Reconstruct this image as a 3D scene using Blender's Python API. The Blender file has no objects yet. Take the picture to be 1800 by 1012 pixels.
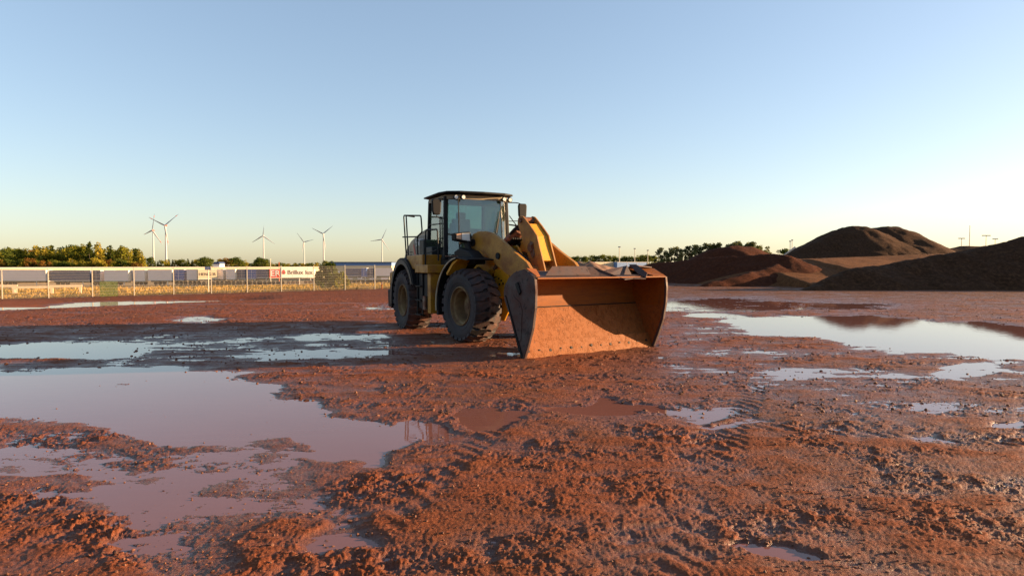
import bpy, bmesh, math, random
import numpy as np
from mathutils import Vector, Matrix

SC = bpy.context.scene
COL = SC.collection
R = math.radians

# ------------------------------------------------------------------ camera
F_PX, CAM_H, U0, V0 = 1110.0, 1.70, 900.0, 506.0
PITCH = math.atan(40 / F_PX)
cam_d = bpy.data.cameras.new('camera')
cam_d.sensor_width = 36.0
cam_d.lens = F_PX / 1800 * 36
cam_d.clip_start = 0.1
cam_d.clip_end = 12000
cam = bpy.data.objects.new('camera', cam_d)
COL.objects.link(cam)
cam.location = (0, 0, CAM_H)
cam.rotation_euler = (math.pi / 2 - PITCH, 0, 0)
SC.camera = cam

# ------------------------------------------------------------------ light
SUN_EL, SUN_AZ = 9.0, 9.0           # azimuth measured from +X towards +Y
world = bpy.data.worlds.new("World")
SC.world = world
world.use_nodes = True
wn = world.node_tree
wn.nodes.clear()
wo = wn.nodes.new('ShaderNodeOutputWorld')
wb = wn.nodes.new('ShaderNodeBackground')
ws = wn.nodes.new('ShaderNodeTexSky')
ws.sky_type = 'NISHITA'
ws.sun_disc = False
ws.sun_elevation = R(SUN_EL)
ws.sun_rotation = R(90 - SUN_AZ)
ws.altitude = 0
ws.air_density = 1.0
ws.dust_density = 0.7
ws.ozone_density = 1.8
wb.inputs['Strength'].default_value = 0.090
wt = wn.nodes.new('ShaderNodeMix')          # camera white balance
wt.data_type = 'RGBA'
wt.blend_type = 'MULTIPLY'
wt.inputs[0].default_value = 1
wt.inputs[7].default_value = (.985, .985, 1.055, 1)
wg = wn.nodes.new('ShaderNodeGamma')        # the camera's gentle highlight roll-off
wg.inputs[1].default_value = .71
wn.links.new(ws.outputs[0], wg.inputs[0])
wn.links.new(wg.outputs[0], wt.inputs[6])
wn.links.new(wt.outputs[2], wb.inputs['Color'])
wn.links.new(wb.outputs[0], wo.inputs['Surface'])

sd = Vector((math.cos(R(SUN_EL)) * math.cos(R(SUN_AZ)), math.cos(R(SUN_EL)) * math.sin(R(SUN_AZ)), math.sin(R(SUN_EL))))
sl = bpy.data.lights.new('sun', 'SUN')
sl.energy = 5.0
sl.angle = R(0.55)
sl.color = (1.0, 0.66, 0.36)
so = bpy.data.objects.new('sun', sl)
COL.objects.link(so)
so.rotation_euler = sd.to_track_quat('Z', 'Y').to_euler()
so.location = (60, 10, 30)

SC.view_settings.view_transform = 'Standard'
SC.view_settings.look = 'None'
SC.view_settings.gamma = 1
SC.view_settings.use_curve_mapping = False
SC.view_settings.exposure = 2.05
SC.cycles.max_bounces = 6
SC.cycles.transparent_max_bounces = 24

# ------------------------------------------------------------------ pixel <-> place (used to read positions off the photograph)
CT, ST = math.cos(PITCH), math.sin(PITCH)


def ray(u, v):
    a = (u - U0) / F_PX
    b = (V0 - v) / F_PX
    return Vector((a, CT + b * ST, -ST + b * CT))


def P(u, v, D):
    r = ray(u, v)
    t = D / r.y
    return Vector((r.x * t, D, CAM_H + r.z * t))


def G(u, v, z=0.0):
    r = ray(u, v)
    t = (z - CAM_H) / r.z
    return Vector((r.x * t, r.y * t, z))


def uv_of(x, y, z):
    z = z - CAM_H
    d = y * CT - z * ST
    return U0 + F_PX * x / d, V0 - F_PX * (y * ST + z * CT) / d


# ------------------------------------------------------------------ noise
_rs = np.random.RandomState(7)
_perm = _rs.permutation(512)
_ang = _rs.rand(512) * 2 * np.pi
_gx, _gy = np.cos(_ang), np.sin(_ang)


def pn(x, y, seed=0):
    x = np.asarray(x, float) + seed * 17.31
    y = np.asarray(y, float) - seed * 9.77
    xi = np.floor(x).astype(np.int64)
    yi = np.floor(y).astype(np.int64)
    xf, yf = x - xi, y - yi

    def g(ix, iy, dx, dy):
        h = _perm[(_perm[ix & 511] + iy) & 511]
        return _gx[h] * dx + _gy[h] * dy
    u = xf * xf * xf * (xf * (xf * 6 - 15) + 10)
    v = yf * yf * yf * (yf * (yf * 6 - 15) + 10)
    a = g(xi, yi, xf, yf)
    b = g(xi + 1, yi, xf - 1, yf)
    c = g(xi, yi + 1, xf, yf - 1)
    d = g(xi + 1, yi + 1, xf - 1, yf - 1)
    return ((a + u * (b - a)) + v * ((c + u * (d - c)) - (a + u * (b - a)))) * 1.5


def fbm(x, y, o=4, seed=0, gain=.5):
    s = 0
    a = 1
    f = 1
    for i in range(o):
        s = s + a * pn(x * f, y * f, seed + i)
        a *= gain
        f *= 2.03
    return s


def sstep(a, b, x):
    t = np.clip((x - a) / (b - a), 0, 1)
    return t * t * (3 - 2 * t)


# ------------------------------------------------------------------ object helpers
def tag(o, label=None, cat=None, group=None, kind=None):
    if label:
        o['label'] = label
    if cat:
        o['category'] = cat
    if group:
        o['group'] = group
    if kind:
        o['kind'] = kind
    return o


def empty(name, loc=(0, 0, 0), rz=0.0, label=None, cat=None, group=None):
    o = bpy.data.objects.new(name, None)
    COL.objects.link(o)
    o.location = loc
    o.rotation_euler = (0, 0, rz)
    return tag(o, label, cat, group)


def link_mesh(name, me, parent=None):
    o = bpy.data.objects.new(name, me)
    COL.objects.link(o)
    if parent:
        o.parent = parent
    return o


def copy_obj(o, parent=None):
    c = o.copy()
    COL.objects.link(c)
    if parent:
        c.parent = parent
    return c


def copy_tree(o, parent=None):
    kids = list(o.children)
    c = copy_obj(o, parent)
    for k in kids:
        copy_tree(k, c)
    return c


def islands(v, f):
    par = list(range(len(v)))

    def find(a):
        while par[a] != a:
            par[a] = par[par[a]]
            a = par[a]
        return a
    for q in f:
        r = find(q[0])
        for i in q[1:]:
            par[find(i)] = r
    out = {}
    for q in f:
        out.setdefault(find(q[0]), []).append(q)
    return list(out.values())


class MB:
    def __init__(s):
        s.v = []
        s.f = []

    def add(s, vs, fs):
        n = len(s.v)
        s.v += [tuple(v) for v in vs]
        s.f += [tuple(n + i for i in f) for f in fs]
        return s

    def box(s, c, d, rot=None):
        x, y, z = d[0] / 2, d[1] / 2, d[2] / 2
        vs = [Vector((i, j, k)) for i in (-x, x) for j in (-y, y) for k in (-z, z)]
        if rot is not None:
            vs = [rot @ v for v in vs]
        c = Vector(c)
        return s.add([v + c for v in vs], [(0, 1, 3, 2), (4, 6, 7, 5), (0, 4, 5, 1), (2, 3, 7, 6), (0, 2, 6, 4), (1, 5, 7, 3)])

    def beam(s, a, b, w, h=None, up=(0, 0, 1)):
        a, b = Vector(a), Vector(b)
        h = h or w
        d = (b - a).normalized()
        up = Vector(up)
        if abs(d.dot(up)) > .98:
            up = Vector((1, 0, 0))
        x = d.cross(up).normalized() * w / 2
        y = x.cross(d).normalized() * h / 2
        vs = [a - x - y, a + x - y, a + x + y, a - x + y, b - x - y, b + x - y, b + x + y, b - x + y]
        return s.add(vs, [(0, 3, 2, 1), (4, 5, 6, 7), (0, 1, 5, 4), (1, 2, 6, 5), (2, 3, 7, 6), (3, 0, 4, 7)])

    def prism(s, pts, y0, y1, axis='Y'):
        """polygon pts (a,b) extruded; axis Y: (x,z) plane, Z: (x,y) plane, X: (y,z) plane"""
        n = len(pts)

        def m(p, t):
            return {'Y': (p[0], t, p[1]), 'Z': (p[0], p[1], t), 'X': (t, p[0], p[1])}[axis]
        vs = [m(p, y0) for p in pts] + [m(p, y1) for p in pts]
        return s.add(vs, [tuple(range(n)), tuple(range(2 * n - 1, n - 1, -1))] +
                     [(i, i + n, (i + 1) % n + n, (i + 1) % n) for i in range(n)])

    def tube(s, path, r, n=8, closed=False, cap=True):
        path = [Vector(p) for p in path]
        rs = r if isinstance(r, (list, tuple)) else [r] * len(path)
        rings = []
        last = None
        for i, p in enumerate(path):
            a = path[i - 1] if i > 0 else (path[-1] if closed else p)
            b = path[(i + 1) % len(path)] if (i < len(path) - 1 or closed) else p
            t = (b - a).normalized()
            if last is None:
                up = Vector((0, 0, 1)) if abs(t.z) < .9 else Vector((1, 0, 0))
                x = t.cross(up).normalized()
            else:
                x = (last - t * last.dot(t)).normalized()
            last = x
            y = t.cross(x)
            rings.append([p + (x * math.cos(2 * math.pi * k / n) + y * math.sin(2 * math.pi * k / n)) * rs[i] for k in range(n)])
        vs = [v for r_ in rings for v in r_]
        m = len(rings)
        fs = []
        for i in range(m if closed else m - 1):
            j = (i + 1) % m
            for k in range(n):
                l = (k + 1) % n
                fs.append((i * n + k, i * n + l, j * n + l, j * n + k))
        if cap and not closed:
            fs.append(tuple(range(n - 1, -1, -1)))
            fs.append(tuple((m - 1) * n + k for k in range(n)))
        return s.add(vs, fs)

    def lathe(s, prof, n=48, c=(0, 0, 0), closed=False):
        """prof (r, y) about the Y axis"""
        vs = []
        for i in range(n):
            a = 2 * math.pi * i / n
            for r, y in prof:
                vs.append((c[0] + r * math.cos(a), c[1] + y, c[2] + r * math.sin(a)))
        m = len(prof)
        fs = []
        for i in range(n):
            j = (i + 1) % n
            for k in range(m if closed else m - 1):
                l = (k + 1) % m
                fs.append((i * m + k, j * m + k, j * m + l, i * m + l))
        return s.add(vs, fs)

    def cyl(s, a, b, r, n=16):
        return s.tube([a, b], r, n)

    def mesh(s, name, mat=None, smooth=False):
        me = bpy.data.meshes.new(name)
        me.from_pydata(s.v, [], s.f)
        bm = bmesh.new()
        bm.from_mesh(me)
        bmesh.ops.recalc_face_normals(bm, faces=bm.faces)
        bm.to_mesh(me)
        bm.free()
        if mat:
            me.materials.append(mat)
        if smooth:
            me.polygons.foreach_set('use_smooth', [True] * len(me.polygons))
        return me

    def build_each(s, name, mat, parent=None, **k):
        """one object per separate piece"""
        res = []
        for fs in islands(s.v, s.f):
            used = sorted({i for q in fs for i in q})
            mp = {a: i for i, a in enumerate(used)}
            p = MB()
            p.v = [s.v[i] for i in used]
            p.f = [tuple(mp[i] for i in q) for q in fs]
            res.append(p.build(name, mat, parent, **k))
        return res

    def build(s, name, mat, parent=None, smooth=False, bevel=0, rz=None, seg=2, auto=False):
        o = link_mesh(name, s.mesh(name, mat, smooth), parent)
        if auto:
            o.data.polygons.foreach_set('use_smooth', [True] * len(o.data.polygons))
            o.data.set_sharp_from_angle(angle=R(35))
        if bevel:
            b = o.modifiers.new('bevel', 'BEVEL')
            b.width = bevel
            b.segments = seg
            b.limit_method = 'ANGLE'
            b.angle_limit = R(35)
            b.harden_normals = False
        if rz is not None:
            o.rotation_euler = (0, 0, rz)
        return o


def fast_mesh(name, V, Q, mat, smooth=True):
    """big numpy mesh of quads (or tris)"""
    me = bpy.data.meshes.new(name)
    k = Q.shape[1]
    me.vertices.add(len(V))
    me.vertices.foreach_set('co', np.asarray(V, np.float32).ravel())
    me.loops.add(Q.size)
    me.loops.foreach_set('vertex_index', Q.astype(np.int32).ravel())
    me.polygons.add(len(Q))
    me.polygons.foreach_set('loop_start', np.arange(0, Q.size, k, dtype=np.int32))
    me.polygons.foreach_set('use_smooth', np.full(len(Q), smooth))
    me.update(calc_edges=True)
    if mat:
        me.materials.append(mat)
    return me


def grid_quads(nr, nc):
    i = np.arange(nr - 1)[:, None] * nc + np.arange(nc - 1)[None, :]
    i = i.ravel()
    return np.stack([i, i + 1, i + nc + 1, i + nc], 1)


# ------------------------------------------------------------------ materials
class NT:
    def __init__(s, name):
        s.m = bpy.data.materials.new(name)
        s.m.use_nodes = True
        s.t = s.m.node_tree
        s.t.nodes.clear()
        s.out = s.n('ShaderNodeOutputMaterial')
        s.tc = None

    def n(s, typ, **kw):
        x = s.t.nodes.new(typ)
        for k, v in kw.items():
            if k in x.inputs.keys() if isinstance(k, str) else False:
                x.inputs[k].default_value = v
            else:
                setattr(x, k, v)
        return x

    def l(s, a, b):
        s.t.links.new(a, b)

    def co(s, kind='Object'):
        if s.tc is None:
            s.tc = s.n('ShaderNodeTexCoord')
        return s.tc.outputs[kind]

    def noise(s, scale, detail=4, rough=.55, vec=None, out='Fac', stretch=None):
        x = s.n('ShaderNodeTexNoise')
        x.inputs['Scale'].default_value = scale
        x.inputs['Detail'].default_value = detail
        x.inputs['Roughness'].default_value = rough
        v = vec or s.co()
        if stretch:
            mp = s.n('ShaderNodeMapping')
            mp.inputs['Scale'].default_value = stretch
            s.l(v, mp.inputs[0])
            v = mp.outputs[0]
        s.l(v, x.inputs['Vector'])
        return x.outputs[out]

    def ramp(s, fac, stops):
        x = s.n('ShaderNodeValToRGB')
        e = x.color_ramp.elements
        while len(e) > 1:
            e.remove(e[-1])
        for i, (p, c) in enumerate(stops):
            if not isinstance(c, (tuple, list)):
                c = (c, c, c)
            q = e[0] if i == 0 else e.new(p)
            q.position = p
            q.color = (c[0], c[1], c[2], 1)
        s.l(fac, x.inputs[0])
        return x.outputs[0]

    def mix(s, fac, a, b, mode='MIX'):
        x = s.n('ShaderNodeMix', data_type='RGBA', blend_type=mode)
        for sock, val in ((x.inputs[0], fac), (x.inputs[6], a), (x.inputs[7], b)):
            if isinstance(val, (int, float)):
                sock.default_value = val if sock == x.inputs[0] else (val, val, val, 1)
            elif isinstance(val, (tuple, list)):
                sock.default_value = (*val[:3], 1)
            else:
                s.l(val, sock)
        return x.outputs[2]

    def math(s, op, a, b=None, c=None):
        x = s.n('ShaderNodeMath', operation=op)
        for i, val in enumerate((a, b, c)):
            if val is None:
                continue
            if isinstance(val, (int, float)):
                x.inputs[i].default_value = val
            else:
                s.l(val, x.inputs[i])
        return x.outputs[0]

    def bump(s, h, dist=.01, strength=1.0, normal=None):
        x = s.n('ShaderNodeBump')
        x.inputs['Strength'].default_value = strength
        x.inputs['Distance'].default_value = dist
        s.l(h, x.inputs['Height'])
        if normal:
            s.l(normal, x.inputs['Normal'])
        return x.outputs[0]

    def bsdf(s, base, rough=.6, metal=0.0, normal=None, spec=None, ior=None, keep=False):
        x = s.n('ShaderNodeBsdfPrincipled')
        for key, val in (('Base Color', base), ('Roughness', rough), ('Metallic', metal)):
            if isinstance(val, (int, float)):
                x.inputs[key].default_value = val
            elif isinstance(val, (tuple, list)):
                x.inputs[key].default_value = (*val[:3], 1)
            else:
                s.l(val, x.inputs[key])
        if not keep:
            hv = s.n('ShaderNodeHueSaturation')
            hv.inputs['Value'].default_value = .74
            bc = x.inputs['Base Color']
            if bc.is_linked:
                s.l(bc.links[0].from_socket, hv.inputs['Color'])
            else:
                hv.inputs['Color'].default_value = bc.default_value[:]
            s.l(hv.outputs[0], bc)
        if normal:
            s.l(normal, x.inputs['Normal'])
        if spec is not None:
            x.inputs['Specular IOR Level'].default_value = spec
        if ior:
            x.inputs['IOR'].default_value = ior
        return x

    def done(s, sh):
        s.l(sh.outputs[0] if hasattr(sh, 'outputs') else sh, s.out.inputs['Surface'])
        return s.m


MUD = (.19, .062, .028)


def paint(name, col, rough=.45, metal=0.0, mud=.35, mudcol=MUD, scale=3.0, chip=None, bump=.0015, spots=0.0, spec=.35, keep=False):
    n = NT(name)
    base = n.mix(n.noise(scale * 2.5, 5), tuple(c * .8 for c in col), tuple(min(1, c * 1.15) for c in col))
    mask = n.ramp(n.noise(scale, 8, .65), [(max(0, .62 - mud * .45), 0), (min(1, .78 - mud * .25), 1)])
    mask = n.math('MULTIPLY', mask, min(1, .35 + mud))
    base = n.mix(mask, base, mudcol)
    if spots:
        sp = n.ramp(n.noise(28, 3, .6), [(.60, 0), (.66, 1)])
        sp = n.math('MULTIPLY', sp, spots)
        base = n.mix(sp, base, (.07, .03, .018))
    if chip:
        ch = n.ramp(n.noise(11, 6, .7), [(.58, 0), (.62, 1)])
        base = n.mix(ch, base, chip)
    r = n.math('ADD', n.math('MULTIPLY', mask, .35), rough)
    r = n.math('MINIMUM', r, .95)
    nm = n.bump(n.noise(60, 5, .6), bump)
    return n.done(n.bsdf(base, r, metal, nm, spec=spec, keep=keep))


M = {}
M['yellow'] = paint('machine_yellow', (.42, .19, .012), .42, mud=.35, spots=.6)
M['yellow_arm'] = paint('machine_yellow_worn', (.46, .215, .024), .45, mud=.45, spots=.8, scale=2)
M['yellow_sunlit'] = paint('machine_yellow_sunlit', (.70, .32, .015), .4, mud=.15, spots=.4)  # sunlit look put into a brighter, cleaner copy of the machine yellow
M['black'] = paint('machine_black', (.008, .008, .010), .6, mud=-.2, spec=.2)
M['cabblack'] = paint('cab_dark_grey', (.014, .018, .024), .5, mud=-.1, spec=.3)
M['hood'] = paint('hood_yellow_in_shade', (.42, .34, .22), .5, mud=.25)  # yellow hood's look in shade, put into a grey cream base
M['decal'] = paint('hood_dark_panel', (.05, .06, .075), .4, mud=.1)
M['reddecal'] = paint('red_stripe', (.5, .04, .03), .4, mud=.1)
M['white_print'] = paint('white_print', (.75, .75, .75), .5, mud=.05)
M['rim'] = paint('rim_yellow', (.24, .15, .055), .6, mud=.6, mudcol=(.12, .06, .035))
M['steel'] = paint('bucket_steel', (.075, .062, .064), .5, .3, mud=.6, mudcol=(.10, .045, .034), chip=(.03, .02, .02), scale=2.5)
M['bright_steel'] = paint('bright_steel', (.22, .20, .17), .45, .6, mud=.7, scale=8)
M['lamp'] = NT('lamp_glass').m
n_ = NT('lamp_lens')
M['lamp'] = n_.done(n_.bsdf((.85, .85, .8), .12, 0, n_.bump(n_.noise(60, 2), .004)))
n_ = NT('orange_lens')
M['orange_lens'] = n_.done(n_.bsdf((.7, .4, .25), .2))
n_ = NT('mirror_glass')
M['mirror'] = n_.done(n_.bsdf((.5, .52, .55), .05, 1.0))
n_ = NT('seat_fabric')
M['seat'] = n_.done(n_.bsdf((.05, .055, .06), .9, 0, n_.bump(n_.noise(80, 2), .003)))


def rubber():
    n = NT('muddy_rubber')
    mk = n.ramp(n.noise(3, 8, .7), [(.38, 0), (.62, 1)])
    at = n.n('ShaderNodeAttribute', attribute_name='tread')
    mk = n.math('MULTIPLY', mk, n.math('ADD', n.math('MULTIPLY', at.outputs['Fac'], .7), .22))
    base = n.mix(mk, (.016, .016, .020), (.13, .050, .030))
    return n.done(n.bsdf(base, .8, 0, n.bump(n.noise(40, 6, .65), .006)))


M['rubber'] = rubber()


def bucket_inner():
    n = NT('bucket_interior_orange')
    base = n.mix(n.noise(2.2, 6), (.29, .086, .007), (.23, .062, .007))
    sc = n.ramp(n.noise(9, 6, .6, stretch=(1, .35, 3)), [(.45, 0), (.7, 1)])
    base = n.mix(n.math('MULTIPLY', sc, .5), base, (.11, .033, .010))
    # dried mud below the seam, clumpy
    geo = n.n('ShaderNodeSeparateXYZ')
    n.l(n.co(), geo.inputs[0])
    h = n.math('ADD', geo.outputs['Z'], n.math('MULTIPLY', n.noise(5, 5), .12))
    low = n.ramp(h, [(.93, 1), (.965, 0)])
    base = n.mix(n.math('MULTIPLY', low, .8), base, n.mix(n.noise(30, 4), (.24, .070, .013), (.34, .110, .026)))
    cl = n.noise(8, 9, .78)
    clr = n.ramp(cl, [(.50, 0), (.68, 1)])
    hh = n.math('MULTIPLY', clr, low)
    base = n.mix(n.math('MULTIPLY', n.ramp(n.noise(14, 7, .75), [(.60, 0), (.66, 1)]), low), base, (.10, .04, .02))
    nm = n.bump(n.math('ADD', hh, n.math('MULTIPLY', n.noise(90, 5), .22)), .011)
    # long scrapes left by loads sliding over the plate
    scr = n.ramp(n.noise(16, 3, .5, stretch=(1, 6, .25)), [(.60, 0), (.66, 1)])
    base = n.mix(n.math('MULTIPLY', scr, .35), base, (.10, .045, .02))
    return n.done(n.bsdf(base, .66, 0, nm, spec=.2))


M['bucket_in'] = bucket_inner()


def simple(name, a, b, scale=3, rough=.8, bump=0.0, bscale=20, stretch=None, coord='Object', detail=6):
    n = NT(name)
    f = n.noise(scale, detail, .6, vec=n.co(coord), stretch=stretch)
    base = n.ramp(f, [(.35, a), (.65, b)])
    nm = n.bump(n.noise(bscale, 5, .6, vec=n.co(coord)), bump) if bump else None
    return n.done(n.bsdf(base, rough, 0, nm))


def glass_mat(name, tint=(.52, .66, .63), refl=.9, dirt=.1, rough=.02):
    n = NT(name)
    tr = n.n('ShaderNodeBsdfTransparent')
    tr.inputs[0].default_value = (*tint, 1)
    gl = n.n('ShaderNodeBsdfGlossy')
    gl.inputs['Roughness'].default_value = rough
    gl.inputs[0].default_value = (refl, refl, refl, 1)
    fr = n.n('ShaderNodeFresnel')
    fr.inputs[0].default_value = 1.55
    m1 = n.n('ShaderNodeMixShader')
    n.l(n.math('MINIMUM', n.math('ADD', n.math('MULTIPLY', fr.outputs[0], 1.3), .05), 1.0), m1.inputs[0])
    n.l(tr.outputs[0], m1.inputs[1])
    n.l(gl.outputs[0], m1.inputs[2])
    df = n.n('ShaderNodeBsdfDiffuse')
    df.inputs[0].default_value = (.42, .45, .38, 1)
    m2 = n.n('ShaderNodeMixShader')
    d = n.math('MULTIPLY', n.ramp(n.noise(2.5, 6, .6), [(.25, .5), (.75, 1.6)]), dirt)
    n.l(d, m2.inputs[0])
    n.l(m1.outputs[0], m2.inputs[1])
    n.l(df.outputs[0], m2.inputs[2])
    return n.done(m2)


M['glass'] = glass_mat('cab_glass', dirt=.018)

# ------------------------------------------------------------------ terrain functions
FP0 = np.array([-33.7, 41.7])
FDIR = np.array([.8838, .4679])
FNR = np.array([-.4679, .8838])


def fence_d(x, y):
    return (x - FP0[0]) * FNR[0] + (y - FP0[1]) * FNR[1]


def base_z(x, y):
    fac = np.clip(np.where(x < -11.6, .55 + .38 * (-x - 11.6) / 22.1, .55 * (3 - x) / 14.6), 0, .93)
    b = -.62 * sstep(26, 42, y) * fac
    d = fence_d(x, y)
    low = -.0235 * np.clip(d - 1.5, 0, 135)
    return b + low


# (u, v, ru, rv, level in metres, weight) read off the photograph; level < 0 is under water
LAY = [
    (350, 545, 700, 34, .03, 1), (80, 655, 60, 10, .03, 1),
    (1350, 536, 260, 16, -.010, .9), (350, 562, 55, 8, -.004, .9), (665, 540, 40, 6, -.004, .9),
    (1600, 525, 300, 10, .02, .8),
    (420, 612, 400, 28, .006, 1), (100, 617, 180, 17, -.020, 1), (600, 592, 95, 8, -.008, .8), (560, 622, 160, 9, -.008, .8),
    (600, 668, 200, 26, .020, 1),
    (230, 695, 290, 58, -.030, 1), (30, 690, 270, 50, -.030, 1), (540, 768, 210, 42, -.022, 1), (400, 740, 220, 52, -.025, 1),
    (380, 865, 300, 75, .0012, 1), (90, 812, 170, 30, -.002, 1), (300, 950, 170, 90, .0008, 1), (600, 940, 55, 60, -.008, .9),
    (160, 772, 165, 13, .014, 1), (235, 815, 85, 38, .008, .9), (100, 842, 70, 12, .012, .9), (462, 792, 85, 14, .007, .9),
    (220, 680, 25, 5, .006, .8), (60, 930, 190, 72, .028, 1), (430, 900, 120, 50, .004, .8), (395, 960, 60, 60, .006, .8),
    (25, 765, 60, 14, .012, .8),
    (1560, 655, 480, 90, .0085, 1), (1450, 590, 330, 25, -.002, .6),
    (1260, 555, 70, 5, -.012, 1), (1370, 567, 110, 12, -.03, 1), (1490, 576, 190, 23, -.035, 1), (1660, 592, 190, 32, -.035, 1), (1840, 610, 160, 28, -.035, 1),
    (1480, 549, 220, 6, .018, 1), (1740, 556, 190, 11, .02, 1), (1350, 604, 150, 13, .022, 1), (1560, 638, 230, 12, .020, 1),
    (1405, 658, 70, 12, -.001, 1), (1700, 651, 65, 10, -.012, 1), (1220, 722, 60, 12, .001, 1), (1290, 742, 60, 7, -.001, 1),
    (1520, 712, 170, 20, .016, .9), (1730, 690, 90, 12, .016, .8), (1650, 715, 60, 12, -.004, .7), (1770, 752, 60, 8, -.01, .8),
    (1250, 640, 100, 25, .012, .9),
    (890, 733, 75, 15, -.015, 1), (1070, 718, 110, 13, -.015, 1), (735, 752, 60, 24, -.016, 1), (820, 790, 100, 25, -.002, .6),
    (960, 672, 240, 38, .022, 1),
    (1330, 985, 75, 20, -.012, 1), (1640, 770, 60, 14, -.003, .8),
    (905, 625, 50, 7, -.01, .9),
    (860, 900, 290, 120, .030, 1), (1280, 850, 420, 90, .024, .9), (700, 850, 130, 40, .024, .9), (1600, 890, 300, 110, .024, .9),
    (830, 960, 60, 30, .004, .5), (760, 770, 60, 20, .0, .5),
]
ROUGH = [  # clod amplitude
    (1150, 880, 450, 130, .009), (1550, 860, 450, 170, .009), (60, 930, 230, 100, .024), (800, 930, 260, 140, .017), (700, 850, 160, 60, .016),
    (160, 775, 180, 20, .016), (380, 880, 250, 80, .007), (960, 670, 300, 50, .010), (520, 545, 800, 40, .012),
    (1300, 780, 400, 50, .013), (600, 668, 200, 26, .009),
]


def blend(u, v, rows, start, lvl):
    b = np.full(u.shape, start)
    for row in rows:
        cu, cv, ru, rv, val = row[:5]
        w = row[5] if len(row) > 5 else 1
        q = np.sqrt(((u - cu) / ru) ** 2 + ((v - cv) / rv) ** 2)
        b = b + (val - b) * w * (1 - sstep(.62, 1.12, q))
    return b


STRIP_Z = -.60


def ground_z(x, y, detail=True):
    base = base_z(x, y)
    u, v = uv_of(x, y, np.zeros_like(x))
    # warp the layout a little so that its outlines are ragged
    wx = fbm(x * .9, y * .9, 4, 31)
    wy = fbm(x * .9, y * .9, 4, 37)
    sc = F_PX / np.maximum(y, 2)
    uw = u + wx * .30 * sc
    vw = v + wy * .30 * sc * (1.7 / np.maximum(y, 2)) * 1.2
    near = sstep(46, 30, y)
    lev = blend(uw, vw, LAY, .019, None) * near + (1 - near) * .03
    # long wet strip at the fence's foot
    us, vs = uv_of(x, y, base)
    strip = (1 - sstep(.6, 1.1, np.abs(vs - (537 - us * .031)) / (8.5 - us * .010).clip(3, 9))) * (1 - sstep(400, 500, us))
    strip = strip * (fence_d(x, y) < -.6)
    lev = lev * (1 - strip) + strip * -.03
    base = base * (1 - strip) + STRIP_Z * strip
    rough = blend(u, v, ROUGH, .010, None)
    wet = np.clip((lev + .035) / .05, .12, 1)
    n1 = fbm(x * .55, y * .8, 3, 3) * .009
    n2 = fbm(x * 2.1, y * 3.2, 4, 11) * .0085
    n3 = fbm(x * .9, y * 4.2, 3, 23) * .012 * sstep(6, 10, y) + fbm(x * 3.2, y * 15, 3, 27) * .0042 * sstep(9, 6, y)
    h = lev + n1 + (n2 + n3) * (.35 + .65 * wet)
    if detail:
        cl = fbm(x * 6.5, y * 7.5, 5, 51, .62)
        cl2 = np.abs(pn(x * 13, y * 14, 61)) + .7 * np.abs(pn(x * 27, y * 29, 62)) + .35 * pn(x * 52, y * 55, 63)
        patch = np.clip(.55 + 1.5 * fbm(x * 1.1, y * 1.5, 2, 71), .08, 1.6)
        h = h + rough * wet * patch * (cl * .9 - cl2 * .7 + .1)
        h = h + pn(x * 34, y * 34, 81) * .0032 * wet * sstep(16, 6, y)
        h = h + pn(x * 70, y * 70, 83) * .0011 * wet * sstep(9, 4, y)
        # wheel tracks with lug prints
        for (x0, y0, x1, y1, w) in ((.55, 3.0, 3.6, 9.5, .55), (3.1, 3.2, 7.2, 8.6, .55), (-1.2, 3.0, .2, 8.5, .5), (6.5, 5.5, 1.5, 7.0, .5)):
            L = math.hypot(x1 - x0, y1 - y0)
            dx, dy = (x1 - x0) / L, (y1 - y0) / L
            s_ = (x - x0) * dx + (y - y0) * dy
            t_ = (x - x0) * dy - (y - y0) * dx + pn(s_ * .4, s_ * 0, 5) * .12
            m = (1 - sstep(w * .42, w * .55, np.abs(t_))) * sstep(-.5, .5, s_) * (1 - sstep(L - 1, L, s_))
            m = m * np.clip(.75 + .9 * pn(x * .8, y * .8, 91), .25, 1)
            lug = np.sin((s_ + np.abs(t_) * .8 + pn(x * 3, y * 3, 95) * .06) * 2 * np.pi / .21)
            h = h + m * wet * (np.clip(lug, -.5, .6) * .009 - .006)
        # a long smear of low clods crossing the foreground
    big = sstep(.5, 3, fence_d(x, y))
    h = np.where(big > 0, h * (1 - big) + big * (fbm(x * .3, y * .3, 3, 15) * .10 + fbm(x * 1.5, y * 1.5, 2, 19) * .05), h)
    return base + h


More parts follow.
